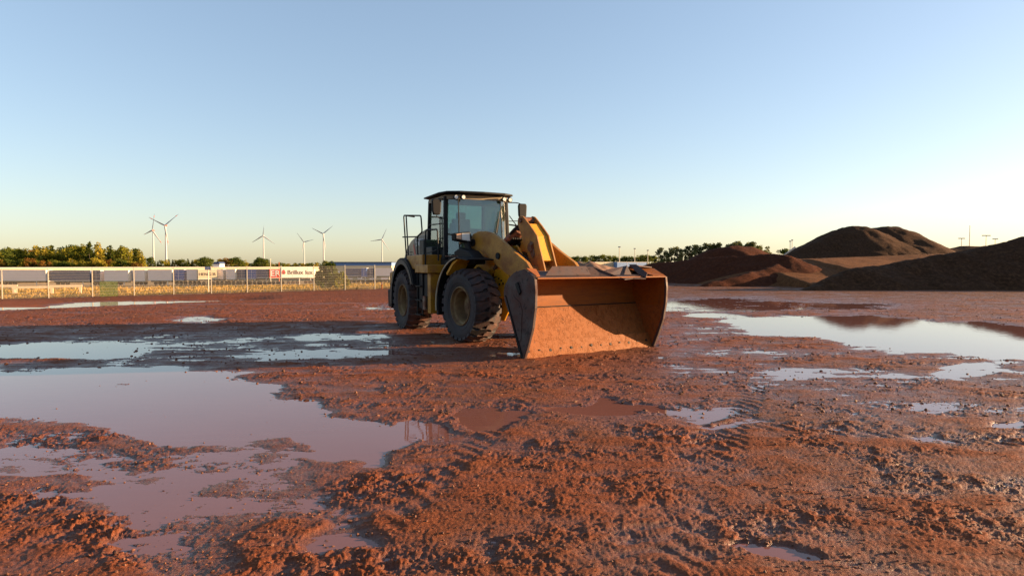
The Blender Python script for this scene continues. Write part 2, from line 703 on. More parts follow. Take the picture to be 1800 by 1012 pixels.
# ------------------------------------------------------------------ ground materials
def ground_material():
    n = NT('red_mud')
    geo = n.n('ShaderNodeNewGeometry')
    sep = n.n('ShaderNodeSeparateXYZ')
    n.l(geo.outputs['Position'], sep.inputs[0])
    pos = geo.outputs['Position']
    at = n.n('ShaderNodeAttribute', attribute_name='above')
    gr = n.n('ShaderNodeAttribute', attribute_name='grass')
    yl = n.n('ShaderNodeAttribute', attribute_name='gravel')
    hz = n.math('ADD', at.outputs['Fac'], n.math('MULTIPLY', n.math('SUBTRACT', n.noise(6, 5, .6, vec=pos), .5), .02))
    wet = n.ramp(hz, [(.0, 1), (.030, 0)])
    c1 = n.mix(n.noise(1.3, 6, .6, vec=pos), (.15, .040, .018), (.35, .110, .047))
    c2 = n.ramp(n.noise(55, 5, .7, vec=pos), [(.35, (.04, .013, .006)), (.55, (.27, .080, .034)), (.72, (.46, .165, .080))])
    dry = n.mix(.5, c1, c2)
    brown = n.ramp(n.noise(30, 6, .7, vec=pos), [(.35, (.045, .019, .010)), (.62, (.22, .090, .040))])
    bm = n.math('MULTIPLY', n.ramp(n.noise(.45, 4, .6, vec=pos), [(.45, 0), (.66, 1)]), .55)
    bm = n.math('MAXIMUM', bm, n.math('MULTIPLY', yl.outputs['Fac'], .9))
    dry = n.mix(bm, dry, brown)
    damp = n.mix(n.noise(2, 4, .6, vec=pos), (.085, .027, .017), (.13, .044, .027))
    base = n.mix(n.math('MULTIPLY', wet, .75), dry, damp)
    grass = n.ramp(n.noise(1.2, 6, .65, vec=pos, stretch=(.35, 1, 1)), [(.32, (.10, .07, .014)), (.50, (.28, .15, .036)), (.66, (.42, .22, .07))])
    base = n.mix(gr.outputs['Fac'], base, grass)
    rough = n.math('ADD', n.math('MULTIPLY', wet, -.46), .80)
    rough = n.math('ADD', rough, n.math('MULTIPLY', n.math('SUBTRACT', n.noise(9, 4, vec=pos), .5), .35))
    b0 = n.bump(n.noise(9, 7, .72, vec=pos), .030, .9)
    b1 = n.bump(n.noise(38, 6, .68, vec=pos), .014, .9, b0)
    b2 = n.bump(n.noise(160, 4, .6, vec=pos), .004, .7, b1)
    s = n.bsdf(base, rough, 0, b2)
    n.l(n.math('ADD', n.math('MULTIPLY', wet, .42), .06), s.inputs['Specular IOR Level'])
    return n.done(s)


def water_material():
    n = NT('muddy_water')
    pos = n.n('ShaderNodeNewGeometry').outputs['Position']
    base = n.mix(n.noise(.8, 4, vec=pos), (.16, .066, .050), (.20, .085, .066))
    nm = n.bump(n.noise(5, 3, .5, vec=pos, stretch=(.6, 1.5, 1)), .0012, .6)
    return n.done(n.bsdf(base, .025, 0, nm, ior=1.34, keep=True))


M['mud'] = ground_material()
M['water'] = water_material()
# ------------------------------------------------------------------ ground sheets
NC, NR = 1180, 640
ta = np.linspace(-1, 1, NC)
tanx = ta * .86 + np.sign(ta) * np.clip(np.abs(ta) - .93, 0, 1) ** 1.5 * 180
k = np.linspace(0, 1, NR)
ys = 1 / ((1 - k) / 3.0 + k / 88.0)
ys = 2.4 + (ys - 3.0) * (88 - 2.4) / 85.0
k2 = np.linspace(0, 1, NR)
ys2 = 2.4 * (88 / 2.4) ** k2
ys = .62 * ys + .38 * ys2
T_, Y_ = np.meshgrid(tanx, ys)
X_ = T_ * (Y_ + .6)
Zg = ground_z(X_, Y_)
Vg = np.stack([X_.ravel(), Y_.ravel(), Zg.ravel()], 1)
me = fast_mesh('ground', Vg, grid_quads(NR, NC), M['mud'])
bz = base_z(X_, Y_)
above = np.where((fence_d(X_, Y_) > -9) & (X_ < -8) & (Y_ > 30), Zg - STRIP_Z, Zg - 0)
above = np.where((fence_d(X_, Y_) > -.5) | ((Y_ > 25.4) & (X_ < 3.5) & (bz > STRIP_Z + .03) & (above < .0)), .1, above)
above = np.where((bz < -.015) & ~((fence_d(X_, Y_) > -9) & (X_ < -8) & (Y_ > 30)), np.maximum(above, Zg - bz + .01), above)
grass_a = sstep(.1, 1.2, fence_d(X_, Y_) + fbm(X_ * .6, Y_ * .6, 3, 5) * .5)
gravel_a = sstep(19, 36, Y_ + fbm(X_ * .25, Y_ * .5, 4, 44) * 9) * sstep(-6, 3, X_) + sstep(-5, -1, fence_d(X_, Y_)) * .8
for nm_, arr in (('above', above), ('grass', grass_a), ('gravel', np.clip(gravel_a, 0, 1))):
    a = me.attributes.new(nm_, 'FLOAT', 'POINT')
    a.data.foreach_set('value', arr.astype(np.float32).ravel())
tag(link_mesh('ground', me), kind='structure')
# yard behind and beside the camera, coarse
bx_, by_ = np.meshgrid(np.linspace(-90, 90, 90), np.linspace(-70, 2.6, 60))
bzz = -.02 + fbm(bx_ * .5, by_ * .5, 3, 3) * .012
tag(link_mesh('ground', fast_mesh('ground', np.stack([bx_.ravel(), by_.ravel(), bzz.ravel()], 1), grid_quads(60, 90), M['mud'])), kind='structure')
at_ = bpy.data.meshes['ground.001'].attributes.new('above', 'FLOAT', 'POINT')
at_.data.foreach_set('value', np.full(bx_.size, .03, np.float32))


# far land out to the horizon
def far_z(x, y):
    d = np.hypot(x, y)
    return base_z(x, np.minimum(y, 400)) * sstep(0, 30, y) - .12 + fbm(x * .01, y * .01, 3, 4) * .3 * sstep(100, 300, d)


aa = np.linspace(0, 2 * np.pi, 181)
rr = np.concatenate([[60, 70, 80, 90], np.geomspace(100, 9000, 50)])
A_, R_ = np.meshgrid(aa, rr)
fx, fy = R_ * np.cos(A_), R_ * np.sin(A_)
fz = far_z(fx, fy)
M['field'] = simple('dry_field', (.13, .10, .03), (.40, .25, .10), .12, .95, coord='Generated')
n_ = NT('dry_field')
pos_ = n_.n('ShaderNodeNewGeometry').outputs['Position']
M['field'] = n_.done(n_.bsdf(n_.ramp(n_.noise(.25, 8, .7, vec=pos_, stretch=(.4, 1, 1)), [(.3, (.09, .07, .015)), (.5, (.27, .15, .035)), (.68, (.42, .23, .07))]), .95, 0))
tag(link_mesh('field', fast_mesh('field', np.stack([fx.ravel(), fy.ravel(), fz.ravel()], 1), grid_quads(len(rr), 181), M['field'])), kind='structure')


# water
def sheet(name, pts, z, mat):
    me = bpy.data.meshes.new(name)
    me.from_pydata([(p[0], p[1], z) for p in pts], [], [tuple(range(len(pts)))])
    me.materials.append(mat)
    return tag(link_mesh(name, me), kind='structure')


sheet('puddle_water', [(-23, 2.6), (23, 2.6), (24, 25.4), (-21, 25.4)], 0, M['water'])
sheet('puddle_water', [(3.5, 25.41), (26, 25.41), (34, 36), (5, 36)], 0, M['water'])
sp_ = [G(u_, v_, STRIP_Z) for u_, v_ in ((-260, 556), (520, 529), (520, 519.0), (0, 533.0), (-260, 541))]
sheet('puddle_water', [(p.x, p.y) for p in sp_], STRIP_Z, M['water'])

# ------------------------------------------------------------------ mounds
def soil(name, a, b, c, scale=4.0, bump=.06):
    n = NT(name)
    pos = n.n('ShaderNodeNewGeometry').outputs['Position']
    base = n.ramp(n.noise(scale, 8, .75, vec=pos), [(.33, a), (.52, b), (.70, c)])
    base = n.mix(n.math('MULTIPLY', n.noise(.35, 4, .6, vec=pos), .6), base, tuple(x * .7 for x in b))
    return n.done(n.bsdf(base, .95, 0, n.bump(n.noise(7, 7, .75, vec=pos), bump), spec=.05))


M['soil_red'] = soil('red_soil', (.035, .012, .007), (.085, .026, .012), (.15, .048, .022))
M['soil_brown'] = soil('brown_gravel', (.055, .023, .010), (.17, .070, .028), (.28, .125, .05))
M['soil_dark'] = soil('dark_gravel', (.024, .012, .006), (.074, .035, .018), (.155, .078, .036))


def mound(name, crest, mat, label, slope=.65, rnd=.5, res=.25, amp=.10, z0=-.2, front=None, cat='soil heap', slope_fn=None):
    pts = [P(*c) for c in crest]
    hmax = max(p.z for p in pts)
    reach = (hmax - z0) / (slope if slope_fn is None else .10) + 1.5
    x0, x1 = min(p.x for p in pts) - reach, max(p.x for p in pts) + reach
    y0, y1 = min(p.y for p in pts) - reach, max(p.y for p in pts) + reach
    nx, ny = int((x1 - x0) / res) + 2, int((y1 - y0) / res) + 2
    X, Y = np.meshgrid(np.linspace(x0, x1, nx), np.linspace(y0, y1, ny))
    WX = X + fbm(X * .3, Y * .3, 3, 8) * .35
    WY = Y + fbm(X * .3, Y * .3, 3, 9) * .35
    Z = np.full(X.shape, -9.)
    for a, b in zip(pts[:-1], pts[1:]):
        ab = (b - a).xy
        L2 = ab.length_squared
        t = np.clip(((WX - a.x) * ab.x + (WY - a.y) * ab.y) / L2, 0, 1)
        dx, dy = WX - (a.x + ab.x * t), WY - (a.y + ab.y * t)
        d = np.hypot(dx, dy)
        sl = slope if slope_fn is None else slope_fn(dx, dy)
        z = a.z + (b.z - a.z) * t - sl * (np.sqrt(d * d + rnd * rnd) - rnd)
        Z = np.maximum(Z, z)
    g = np.clip((Z - z0) / .6, 0, 1)
    Z = Z + g * amp * (.6 * fbm(X * .8, Y * .8, 5, 13, .55) + .2 * fbm(X * .25, Y * .25, 2, 14))
    if front is not None:
        Z = np.maximum(Z, -9)
    Q = grid_quads(ny, nx)
    zq = Z.ravel()[Q].max(1)
    floor = np.minimum(base_z(X, Y), 0).ravel()[Q].min(1) - .35
    Q = Q[(zq > floor)]
    used, inv = np.unique(Q, return_inverse=True)
    V = np.stack([X.ravel(), Y.ravel(), Z.ravel()], 1)[used]
    me = fast_mesh(name, V, inv.reshape(Q.shape), mat)
    o = link_mesh(name, me)
    c = V.mean(0)
    return tag(o, label, cat, 'soil and gravel heaps beyond the yard')


# plateau of spread gravel in front of and between the heaps
mound('gravel_bank', [(1338, 474, 55.5), (1410, 455, 62), (1500, 452, 70), (1650, 446, 74), (1800, 446, 74)], M['soil_brown'],
      'low lit brown gravel bank between the red heap and the long dark heap', .095, 2.0, .35, .06, 0, slope_fn=lambda dx, dy: np.where(dx < -.2, .35, np.where(dy < 0, .14, .10)), cat='gravel bank')
mound('soil_heap', [(1122, 467, 66), (1160, 461, 64), (1195, 459, 62.5), (1235, 453, 61), (1300, 450, 58.5), (1345, 447, 57), (1380, 447, 56), (1402, 454, 56), (1370, 464, 54.5), (1310, 480, 52), (1240, 499, 49.5)],
      M['soil_red'], 'long low dark red soil heap just right of the loader bucket', .60, .3, .22, .12)
mound('soil_heap', [(1255, 438, 74), (1285, 432, 74), (1320, 434, 75), (1345, 444, 75)], M['soil_red'],
      'small pointed red soil heap showing above the crest of the long red heap', .55, .8, .3, .12)
mound('gravel_heap', [(1438, 425, 84), (1474, 404, 86), (1495, 398, 86), (1515, 398, 86), (1533, 403, 87)], M['soil_dark'],
      'left hump of the tall twin peaked dark gravel heap', .60, 1.2, .3, .14, cat='gravel heap')
mound('gravel_heap', [(1530, 404, 88), (1548, 399, 88), (1572, 398, 88), (1592, 408, 88), (1625, 432, 87)], M['soil_dark'],
      'right hump of the tall twin peaked dark gravel heap', .60, 1.2, .3, .14, cat='gravel heap')
mound('gravel_heap', [(1432, 503, 42.5), (1458, 490, 43.5), (1510, 470, 45), (1560, 464, 46), (1620, 452, 46.5), (1700, 441, 47), (1750, 430, 47), (1800, 416, 47), (1900, 392, 47), (2040, 380, 48)],
      M['soil_dark'], 'long dark gravel heap rising to the right edge behind the large puddle', .62, .7, .22, .16, cat='gravel heap')
mound('gravel_heap', [(1560, 447, 118), (1640, 441, 120), (1700, 432, 122), (1790, 433, 122), (1900, 428, 122)], M['soil_dark'],
      'far flat dark heap low on the skyline right of the twin peaked heap', .35, 2, .8, .15, cat='gravel heap')
mound('soil_heap', [(985, 462, 60), (1022, 459, 60), (1031, 464, 59.5), (1041, 459, 60), (1062, 466, 60), (1095, 474, 60)], simple('tan_soil', (.16, .085, .05), (.30, .16, .10), 1.5, .95),
      'small pale brown soil heap with two tips seen above the bucket rim', .7, .05, .15, .05)

# ------------------------------------------------------------------ wheel loader
LO = Vector((-.97, 15.95, 0))
ART = R(7.75)
WL = empty('wheel_loader', LO, R(26.5 - 90), 'muddy yellow wheel loader with black cab and wide bucket resting on the red ground', 'wheel loader')


def fp(p):            # front frame point -> rear frame (articulated)
    c, s = math.cos(ART), math.sin(ART)
    return Vector((p[0] * c - p[1] * s, p[0] * s + p[1] * c, p[2]))


# --- wheels
RT = .825


def tyre_mesh():
    m = MB()
    prof = [(.40, -.20), (.43, -.262), (.50, -.290), (.60, -.312), (.68, -.312), (.725, -.295), (.758, -.25), (.774, -.12), (.777, 0)]
    prof = prof + [(r, -y) for r, y in reversed(prof[:-1])]
    m.lathe(prof, 72)
    nbase = len(m.v)
    N = 25
    pitch = 2 * math.pi / N
    rnd = random.Random(3)

    def rt(y):
        y = abs(y)
        return RT if y < .19 else RT - (y - .19) ** 2 * 4.2
    poly = [(-.078, .322), (.062, .322), (.072, .235), (.118, .165), (.122, -.018), (-.004, -.030), (-.014, .075), (-.084, .185)]
    for sgn in (1, -1):
        for i in range(N):
            a0 = (i + (0 if sgn > 0 else .5)) * pitch
            vs = []
            for lift in (0, 1):
                for s, y in poly:
                    k = 1 - .0 * lift
                    ss = s * (1.0 if lift == 0 else .90)
                    yy = y if lift == 0 else (y * .965 if y > 0 else y + .006)
                    ang = a0 + ss / RT
                    if abs(y) > .3:
                        r = .66 if lift == 0 else .752
                        yy = .300 if lift == 0 else .326
                    else:
                        r = (.745 if abs(y) < .2 else .71) if lift == 0 else rt(y)
                    vs.append((r * math.cos(ang), yy * sgn, r * math.sin(ang)))
            n = len(poly)
            m.add(vs, [tuple(range(n)), tuple(range(2 * n - 1, n - 1, -1))] + [(q, (q + 1) % n, (q + 1) % n + n, q + n) for q in range(n)])
    # raised ring and lettering-like blocks on the sidewall
    for sgn in (1, -1):
        m.lathe([(.515, .288 * sgn), (.52, .300 * sgn), (.535, .302 * sgn), (.54, .294 * sgn)], 60)
        for a0 in (1.2, 1.2 + math.pi):
            for q in range(8):
                a = a0 + q * .085
                c = (.63 * math.cos(a), .3125 * sgn, .63 * math.sin(a))
                m.box(c, (.022, .010, .055), Matrix.Rotation(-a, 3, 'Y'))
    me = m.mesh('tyre', M['rubber'])
    me.polygons.foreach_set('use_smooth', [True] * len(me.polygons))
    me.set_sharp_from_angle(angle=R(30))
    at = me.attributes.new('tread', 'FLOAT', 'POINT')
    at.data.foreach_set('value', [1.0 if (i >= nbase and abs(v[1]) < .27) or (math.hypot(v[0], v[2]) > .74 and abs(v[1]) < .29) else 0.0 for i, v in enumerate(m.v)])
    return me


def rim_mesh():
    m = MB()
    m.lathe([(.43, -.205), (.435, -.262), (.425, -.285), (.405, -.288), (.395, -.270), (.385, -.225), (.352, -.205), (.338, -.215), (.328, -.20), (.318, -.10), (.305, .0),
             (.27, .03), (.205, .03), (.20, -.02), (.195, -.05), (.14, -.075), (.0, -.08)], 64)
    m.lathe([(.43, .2), (.40, .26), (.37, .2), (.30, .1), (.0, .1)], 48)
    return m.mesh('rim', M['rim'], False)


tyre_me, rim_me = tyre_mesh(), rim_mesh()
rim_me.polygons.foreach_set('use_smooth', [True] * len(rim_me.polygons))
rim_me.set_sharp_from_angle(angle=R(40))
hubm = MB()
for q in range(12):
    a = q * math.pi / 6
    hubm.cyl((.24 * math.cos(a), .035, .24 * math.sin(a)), (.24 * math.cos(a), .005, .24 * math.sin(a)), .016, 6)
hubm.cyl((0, -.06, 0), (0, -.095, 0), .06, 12)
hubm.box((0, -.278, -.40), (.10, .03, .022))
hub_me = hubm.mesh('hub_bolts', M['rim'])
for (x, y, fr, flip, spin) in ((1.675, -1.07, 1, 0, .1), (1.675, 1.07, 1, 1, .4), (-1.675, -1.07, 0, 0, .9), (-1.675, 1.07, 0, 1, 1.7)):
    w = link_mesh('wheel', rim_me, WL)
    z = RT - .02 - (.035 if not fr else 0)
    w.location = fp((x, y, z)) if fr else Vector((x, y, z))
    w.rotation_euler = (0, spin, (ART if fr else 0) + (math.pi if flip else 0))
    w.rotation_mode = 'XYZ'
    t = link_mesh('tyre', tyre_me, w)
    h = tag(link_mesh('hub_bolts', hub_me, w), kind='stuff')

# --- rear frame, hood
m = MB()
m.box((-1.6, 0, .95), (3.0, .8, .55))
m.box((-1.7, 0, .8), (.45, 1.7, .42))
m.box((-.35, 0, .95), (.9, .5, .9))
m.build('rear_frame', M['black'], WL, bevel=.02)
m = MB()
m.prism([(-3.40, .62), (-2.75, .55), (-2.70, 1.50), (-3.00, 1.56), (-3.40, 1.50)], -1.22, 1.22)
m.build('counterweight', M['yellow'], WL, bevel=.05, seg=3)
m = MB()
m.prism([(-3.38, .50), (-2.72, .46), (-2.72, 1.0), (-3.44, 1.0)], -1.27, -.9)
m.prism([(-3.38, .50), (-2.72, .46), (-2.72, 1.0), (-3.44, 1.0)], .9, 1.27)
m.build_each('bumper_pad', M['black'], WL, bevel=.03)
hp = [(-1.18, 1.35), (-1.18, 2.70), (-1.6, 2.65), (-2.2, 2.54), (-2.75, 2.40), (-3.15, 2.20), (-3.45, 1.90), (-3.52, 1.4)]
m = MB().prism(hp, -.78, .78)
m.build('hood', M['hood'], WL, bevel=.06, seg=3)
m = MB().prism([(-1.16, 1.70), (-1.16, 2.50), (-1.75, 2.50), (-2.40, 2.40), (-2.44, 1.70)], -.804, .804)
m.build('side_panel', M['decal'], WL, bevel=.008)
m = MB().prism([(-1.98, 1.72), (-2.20, 1.72), (-2.42, 2.24), (-2.38, 2.30)], -.812, .812)
m.build('red_stripe', M['reddecal'], WL)
for x in (-2.70, -3.05):
    m = MB()
    for q in range(7):
        m.box((x, 0, 1.62 + q * .075), (.22, 1.59, .022))
    m.build_each('vent', M['black'], WL)
m = MB()
for q in range(8):
    m.box((-3.515, 0, 1.42 + q * .055), (.03, 1.0, .02))
m.build_each('grille_bar', M['black'], WL)
m = MB().cyl((-2.0, .25, 2.5), (-2.0, .25, 2.95), .06).cyl((-1.5, -.3, 2.6), (-1.5, -.3, 2.74), .10, 20)
m.build_each('exhaust_pipe', M['black'], WL, auto=True)


def text_mesh(name, s, size, mat, ext=.004):
    cu = bpy.data.curves.new(name, 'FONT')
    cu.body = s
    cu.size = size
    cu.extrude = ext
    cu.align_x = 'CENTER'
    cu.align_y = 'CENTER'
    cu.offset = size * .012
    o = bpy.data.objects.new(name, cu)
    COL.objects.link(o)
    dg = bpy.context.evaluated_depsgraph_get()
    me = bpy.data.meshes.new_from_object(o.evaluated_get(dg))
    me.name = name
    bpy.data.objects.remove(o)
    me.materials.clear()
    me.materials.append(mat)
    return me


tx = link_mesh('model_number', text_mesh('model_number', '950M', .29, M['white_print']), WL)
tx.location = (-1.86, -.809, 2.31)
tx.rotation_euler = (math.pi / 2, 0, 0)

# rear fenders
def arch(cx, cz, r0, r1, a0, a1, y0, y1, n=14):
    m = MB()
    out = [(cx + r1 * math.cos(R(a0 + (a1 - a0) * i / n)), cz + r1 * math.sin(R(a0 + (a1 - a0) * i / n))) for i in range(n + 1)]
    inn = [(cx + r0 * math.cos(R(a0 + (a1 - a0) * i / n)), cz + r0 * math.sin(R(a0 + (a1 - a0) * i / n))) for i in range(n + 1)]
    for i in range(n):
        m.add([(out[i][0], y0, out[i][1]), (out[i + 1][0], y0, out[i + 1][1]), (inn[i + 1][0], y0, inn[i + 1][1]), (inn[i][0], y0, inn[i][1]),
               (out[i][0], y1, out[i][1]), (out[i + 1][0], y1, out[i + 1][1]), (inn[i + 1][0], y1, inn[i + 1][1]), (inn[i][0], y1, inn[i][1])],
              [(0, 1, 2, 3), (7, 6, 5, 4), (0, 4, 5, 1), (3, 2, 6, 7)] + ([(0, 3, 7, 4)] if i == 0 else []) + ([(1, 5, 6, 2)] if i == n - 1 else []))
    return m


for s in (-1, 1):
    a = arch(-1.68, .80, 1.02, 1.10, 22, 196, s * 1.37, s * .68)
    a.prism([(-2.8, .6), (-2.72, .6), (-2.72, 1.2), (-2.8, 1.2)], s * 1.37, s * .8)
    fe = a.build('rear_fender', M['black'], WL, auto=True)
    lip = arch(-1.68, .80, .93, 1.04, 25, 190, s * 1.39, s * 1.34)
    lip.build('fender_lip', M['cabblack'], fe)

# platform, step box, tank, plates
m = MB()
m.box((-.80, -1.0, 1.78), (1.30, .60, .36))
m.build('platform', M['yellow'], WL, bevel=.02)
m = MB()
m.box((-.10, -1.10, 1.61), (.98, .50, .20))
m.build('step_box', M['yellow'], WL, bevel=.015)
m = MB().box((.22, -1.05, 1.02), (.22, .42, .96))
m.build('side_plate', M['yellow'], WL, bevel=.015)
m = MB().box((-.32, -1.02, 1.05), (.84, .46, .88)).box((-.3, -.7, .9), (1.0, .4, .7))
m.build('fuel_tank', M['black'], WL, bevel=.03)
m = MB().box((-.02, -1.29, .78), (.16, .05, .34))
m.build('tank_bracket', M['bright_steel'], WL, bevel=.01)
lad = MB()
for x in (-.62, -.22):
    lad.beam((x, -1.27, .45), (x, -1.27, 1.5), .03, .05)
for z in (.47, .83, 1.18):
    lad.box((-.42, -1.27, z), (.42, .14, .03))
lad.build('ladder', M['black'], WL, bevel=.005)
m = MB()
m.box((-.8, 1.0, 1.78), (1.3, .6, .36)).box((.1, 1.05, 1.3), (.5, .45, 1.2))
m.build('left_platform', M['yellow'], WL, bevel=.02)
m = MB().box((-1.02, -.86, 2.15), (.34, .34, .42)).box((-.55, -.90, 2.02), (.50, .20, .28))
m.build_each('battery_box', M['cabblack'], WL, bevel=.02)


def rounded(pts, r=.08, n=4):
    out = [Vector(pts[0])]
    for i in range(1, len(pts) - 1):
        a, b, c = Vector(pts[i - 1]), Vector(pts[i]), Vector(pts[i + 1])
        p = b + (a - b).normalized() * min(r, (a - b).length * .45)
        q = b + (c - b).normalized() * min(r, (c - b).length * .45)
        for k in range(n + 1):
            t = k / n
            out.append(p.lerp(b, t).lerp(b.lerp(q, t), t))
    out.append(Vector(pts[-1]))
    return out


yr = -1.24
m = MB()
m.tube(rounded([(-1.22, yr, 1.52), (-1.42, yr, 1.56), (-1.66, yr, 3.02), (-2.02, yr + .1, 3.05), (-2.02, yr + .35, 3.02)]), .019)
m.tube(rounded([(-1.60, yr - .0, 1.58), (-1.88, yr, 3.04), (-.42, yr, 2.93), (-.33, yr, 2.52), (-.62, yr, 2.45), (-.72, yr, 2.38), (-.66, yr, 1.70)]), .019)
m.tube([(-1.98, yr, 2.46), (-.72, yr, 2.42)], .017)
m.build('handrail', M['black'], WL, auto=True)
m = MB()
m.tube(rounded([(.12, yr, 1.56), (-.10, yr, 1.60), (-.06, yr, 2.56), (.78, yr, 2.53), (.84, yr, 1.80)]), .019)
m.tube([(-.07, yr, 1.98), (.70, yr - 0, 2.05)], .012)
m.build('handrail', M['black'], WL, auto=True)
m = MB()
m.tube(rounded([(-.6, 1.2, 1.8), (-.6, 1.2, 2.8), (.2, 1.2, 2.7), (.2, 1.2, 1.8)]), .019)
m.build('handrail', M['black'], WL, auto=True)

# --- cab
CZ0, CZ1, CZ2 = 1.50, 2.08, 3.36
CX_F, CX_C = .50, .24
planb = [(-1.18, -.78), (CX_C, -.84), (CX_F, -.58), (CX_F, .58), (CX_C, .84), (-1.18, .78)]
plant = [(-1.10, -.76), (CX_C - .06, -.81), (CX_F - .12, -.56), (CX_F - .12, .56), (CX_C - .06, .81), (-1.10, .76)]
m = MB().prism(planb, CZ0, CZ1 - .18, 'Z')
m.build('cab_base', M['cabblack'], WL, bevel=.02)


def lerp2(i, t):
    a, b = planb[i], plant[i]
    return (a[0] + (b[0] - a[0]) * t, a[1] + (b[1] - a[1]) * t)


def panel(i, j, z0, z1, inset=0.0, th=.01):
    q = []
    for idx, z in ((i, z0), (j, z0), (j, z1), (i, z1)):
        t = (z - CZ1) / (CZ2 - CZ1)
        x, y = lerp2(idx, t)
        q.append(Vector((x, y, z)))
    nrm = (q[1] - q[0]).cross(q[3] - q[0]).normalized() * th
    cxy = sum(q, Vector()) / 4
    if nrm.dot(cxy - Vector((-.3, 0, 2.7))) > 0:
        nrm = -nrm
    if inset:
        e = (q[1] - q[0]).normalized() * inset
        q = [q[0] + e, q[1] - e, q[2] - e, q[3] + e]
    mm = MB()
    mm.add(q + [p + nrm for p in q], [(0, 1, 2, 3), (4, 5, 6, 7), (0, 1, 5, 4), (1, 2, 6, 5), (2, 3, 7, 6), (3, 0, 4, 7)])
    return mm


panel(2, 3, CZ1 - .17, CZ2, .012).build('windscreen', M['glass'], WL)
panel(1, 2, CZ1 - .17, CZ2, .012).build('corner_window', M['glass'], WL)
panel(3, 4, CZ1 - .17, CZ2, .012).build('corner_window', M['glass'], WL)
panel(0, 5, CZ1 + .25, CZ2, .05).build('rear_window', M['glass'], WL)
for (i, j) in ((0, 1), (4, 5)):
    d = panel(i, j, CZ1 + .02, CZ2, .05)
    dw = d.build('door_window', M['glass'], WL)
    f = MB()
    y = planb[i][1] * 1.02
    f.beam((-.42, y * .985, CZ0 + .35), (-.42, y * .955, CZ2), .045, .03, (0, 1, 0))
    f.beam((-1.1, y * .98, 2.12), (.18, y, 2.12), .05, .03, (0, 1, 0))
    f.tube([(-1.0, y * 1.03, 2.75), (.1, y * 1.03, 2.72)], .012, 6)
    f.build('door_frame', M['black'], dw, bevel=.004)
    MB().box((-.1, y * 1.03, 2.25), (.12, .03, .05)).build('handle', M['black'], dw, bevel=.008)
    mm = MB()
    mm.prism([(-1.16, 1.52), (.22, 1.52), (.22, 2.08), (-1.16, 2.10)], y * .94, y * 1.0)
    mm.build('door_panel', M['cabblack'], dw, bevel=.01)
m = MB()
for i, w in ((0, .09), (1, .10), (4, .10), (5, .09)):
    a = Vector((*lerp2(i, -.2), CZ1 - .25))
    b = Vector((*lerp2(i, 1), CZ2 + .02))
    m.beam(a, b, w, w, (0, 1, 0))
m.build_each('cab_pillar', M['black'], WL, bevel=.02)
m = MB()
for i in (2, 3):
    m.beam(Vector((*lerp2(i, -.12), CZ1 - .17)), Vector((*lerp2(i, 1), CZ2)), .022, .022, (0, 1, 0))
m.build_each('windscreen_seam', M['cabblack'], WL)
m = MB().prism([(-1.12, -.80), (.20, -.84), (.40, -.60), (.40, .60), (.20, .84), (-1.12, .80)], CZ2 - .06, CZ2 + .05, 'Z')
m.build('roof_frame', paint('headliner', (.30, .24, .16), .6, mud=.2), WL, bevel=.01)
m = MB()
rp = [(-1.35, -.72), (-1.22, -.90), (.05, -.98), (.42, -.90), (.60, -.60), (.66, 0), (.60, .60), (.42, .90), (.05, .98), (-1.22, .90), (-1.35, .72)]
top = [(x * .975 - .005, y * .96) for x, y in rp]
n = len(rp)
m.add([(x, y, 3.43) for x, y in rp] + [(x, y, 3.462) for x, y in rp] + [(x, y, 3.478) for x, y in top],
      [tuple(range(n))] + [(i, (i + 1) % n, (i + 1) % n + n, i + n) for i in range(n)] + [(i + n, (i + 1) % n + n, (i + 1) % n + 2 * n, i + 2 * n) for i in range(n)] + [tuple(range(2 * n, 3 * n))])
m.build('roof', M['black'], WL, bevel=.012)
for (x, y) in ((.48, -.66), (.54, -.50), (.52, .60), (.44, .80)):
    lm = MB().tube([(x - .08, y, 3.33), (x, y, 3.33), (x + .03, y, 3.33)], [.045, .065, .06], 14)
    lo = lm.build('work_light', M['black'], WL, auto=True)
    MB().tube([(x + .025, y, 3.33), (x + .042, y, 3.33)], [.052, .044], 14).build('lens', M['lamp'], lo, auto=True)
# interior
m = MB()
m.box((-.55, .02, 2.16), (.50, .50, .16))
m.prism([(-.86, 2.2), (-.72, 2.2), (-.84, 2.92), (-.96, 2.92)], -.23, .27)
m.box((-.90, .02, 3.0), (.09, .26, .18))
m.box((-.6, .34, 2.35), (.4, .09, .07)).box((-.6, -.30, 2.35), (.4, .09, .07))
m.build('seat', M['seat'], WL, bevel=.04, seg=3)
m = MB()
m.tube([(.05 + .19 * math.cos(a) * .8, .02 + .19 * math.sin(a), 2.44 + .19 * math.cos(a) * .45) for a in [i * math.pi / 10 for i in range(20)]], .016, 6, True)
m.beam((.25, .02, 1.9), (.05, .02, 2.44), .07)
m.beam((.05, -.16, 2.44), (.05, .2, 2.44), .02)
m.build('steering_wheel', M['black'], WL, auto=True)
m = MB().box((-.1, -.52, 2.62), (.04, .16, .24)).box((-.1, -.52, 2.3), (.03, .03, .5)).box((-.35, -.5, 2.1), (.7, .25, .3))
m.build('console', M['black'], WL, bevel=.01)
MB().box((-.4, 0, 1.95), (1.3, 1.4, .08)).build('cab_floor', M['black'], WL)
m = MB().tube([(.53, .35, 2.15), (.47, .50, 2.85)], .010, 6).beam((.50, .40, 2.5), (.46, .52, 3.05), .018).tube([(.54, .30, 2.12), (.50, .44, 2.8)], .007, 6)
m.build('wiper', M['black'], WL)
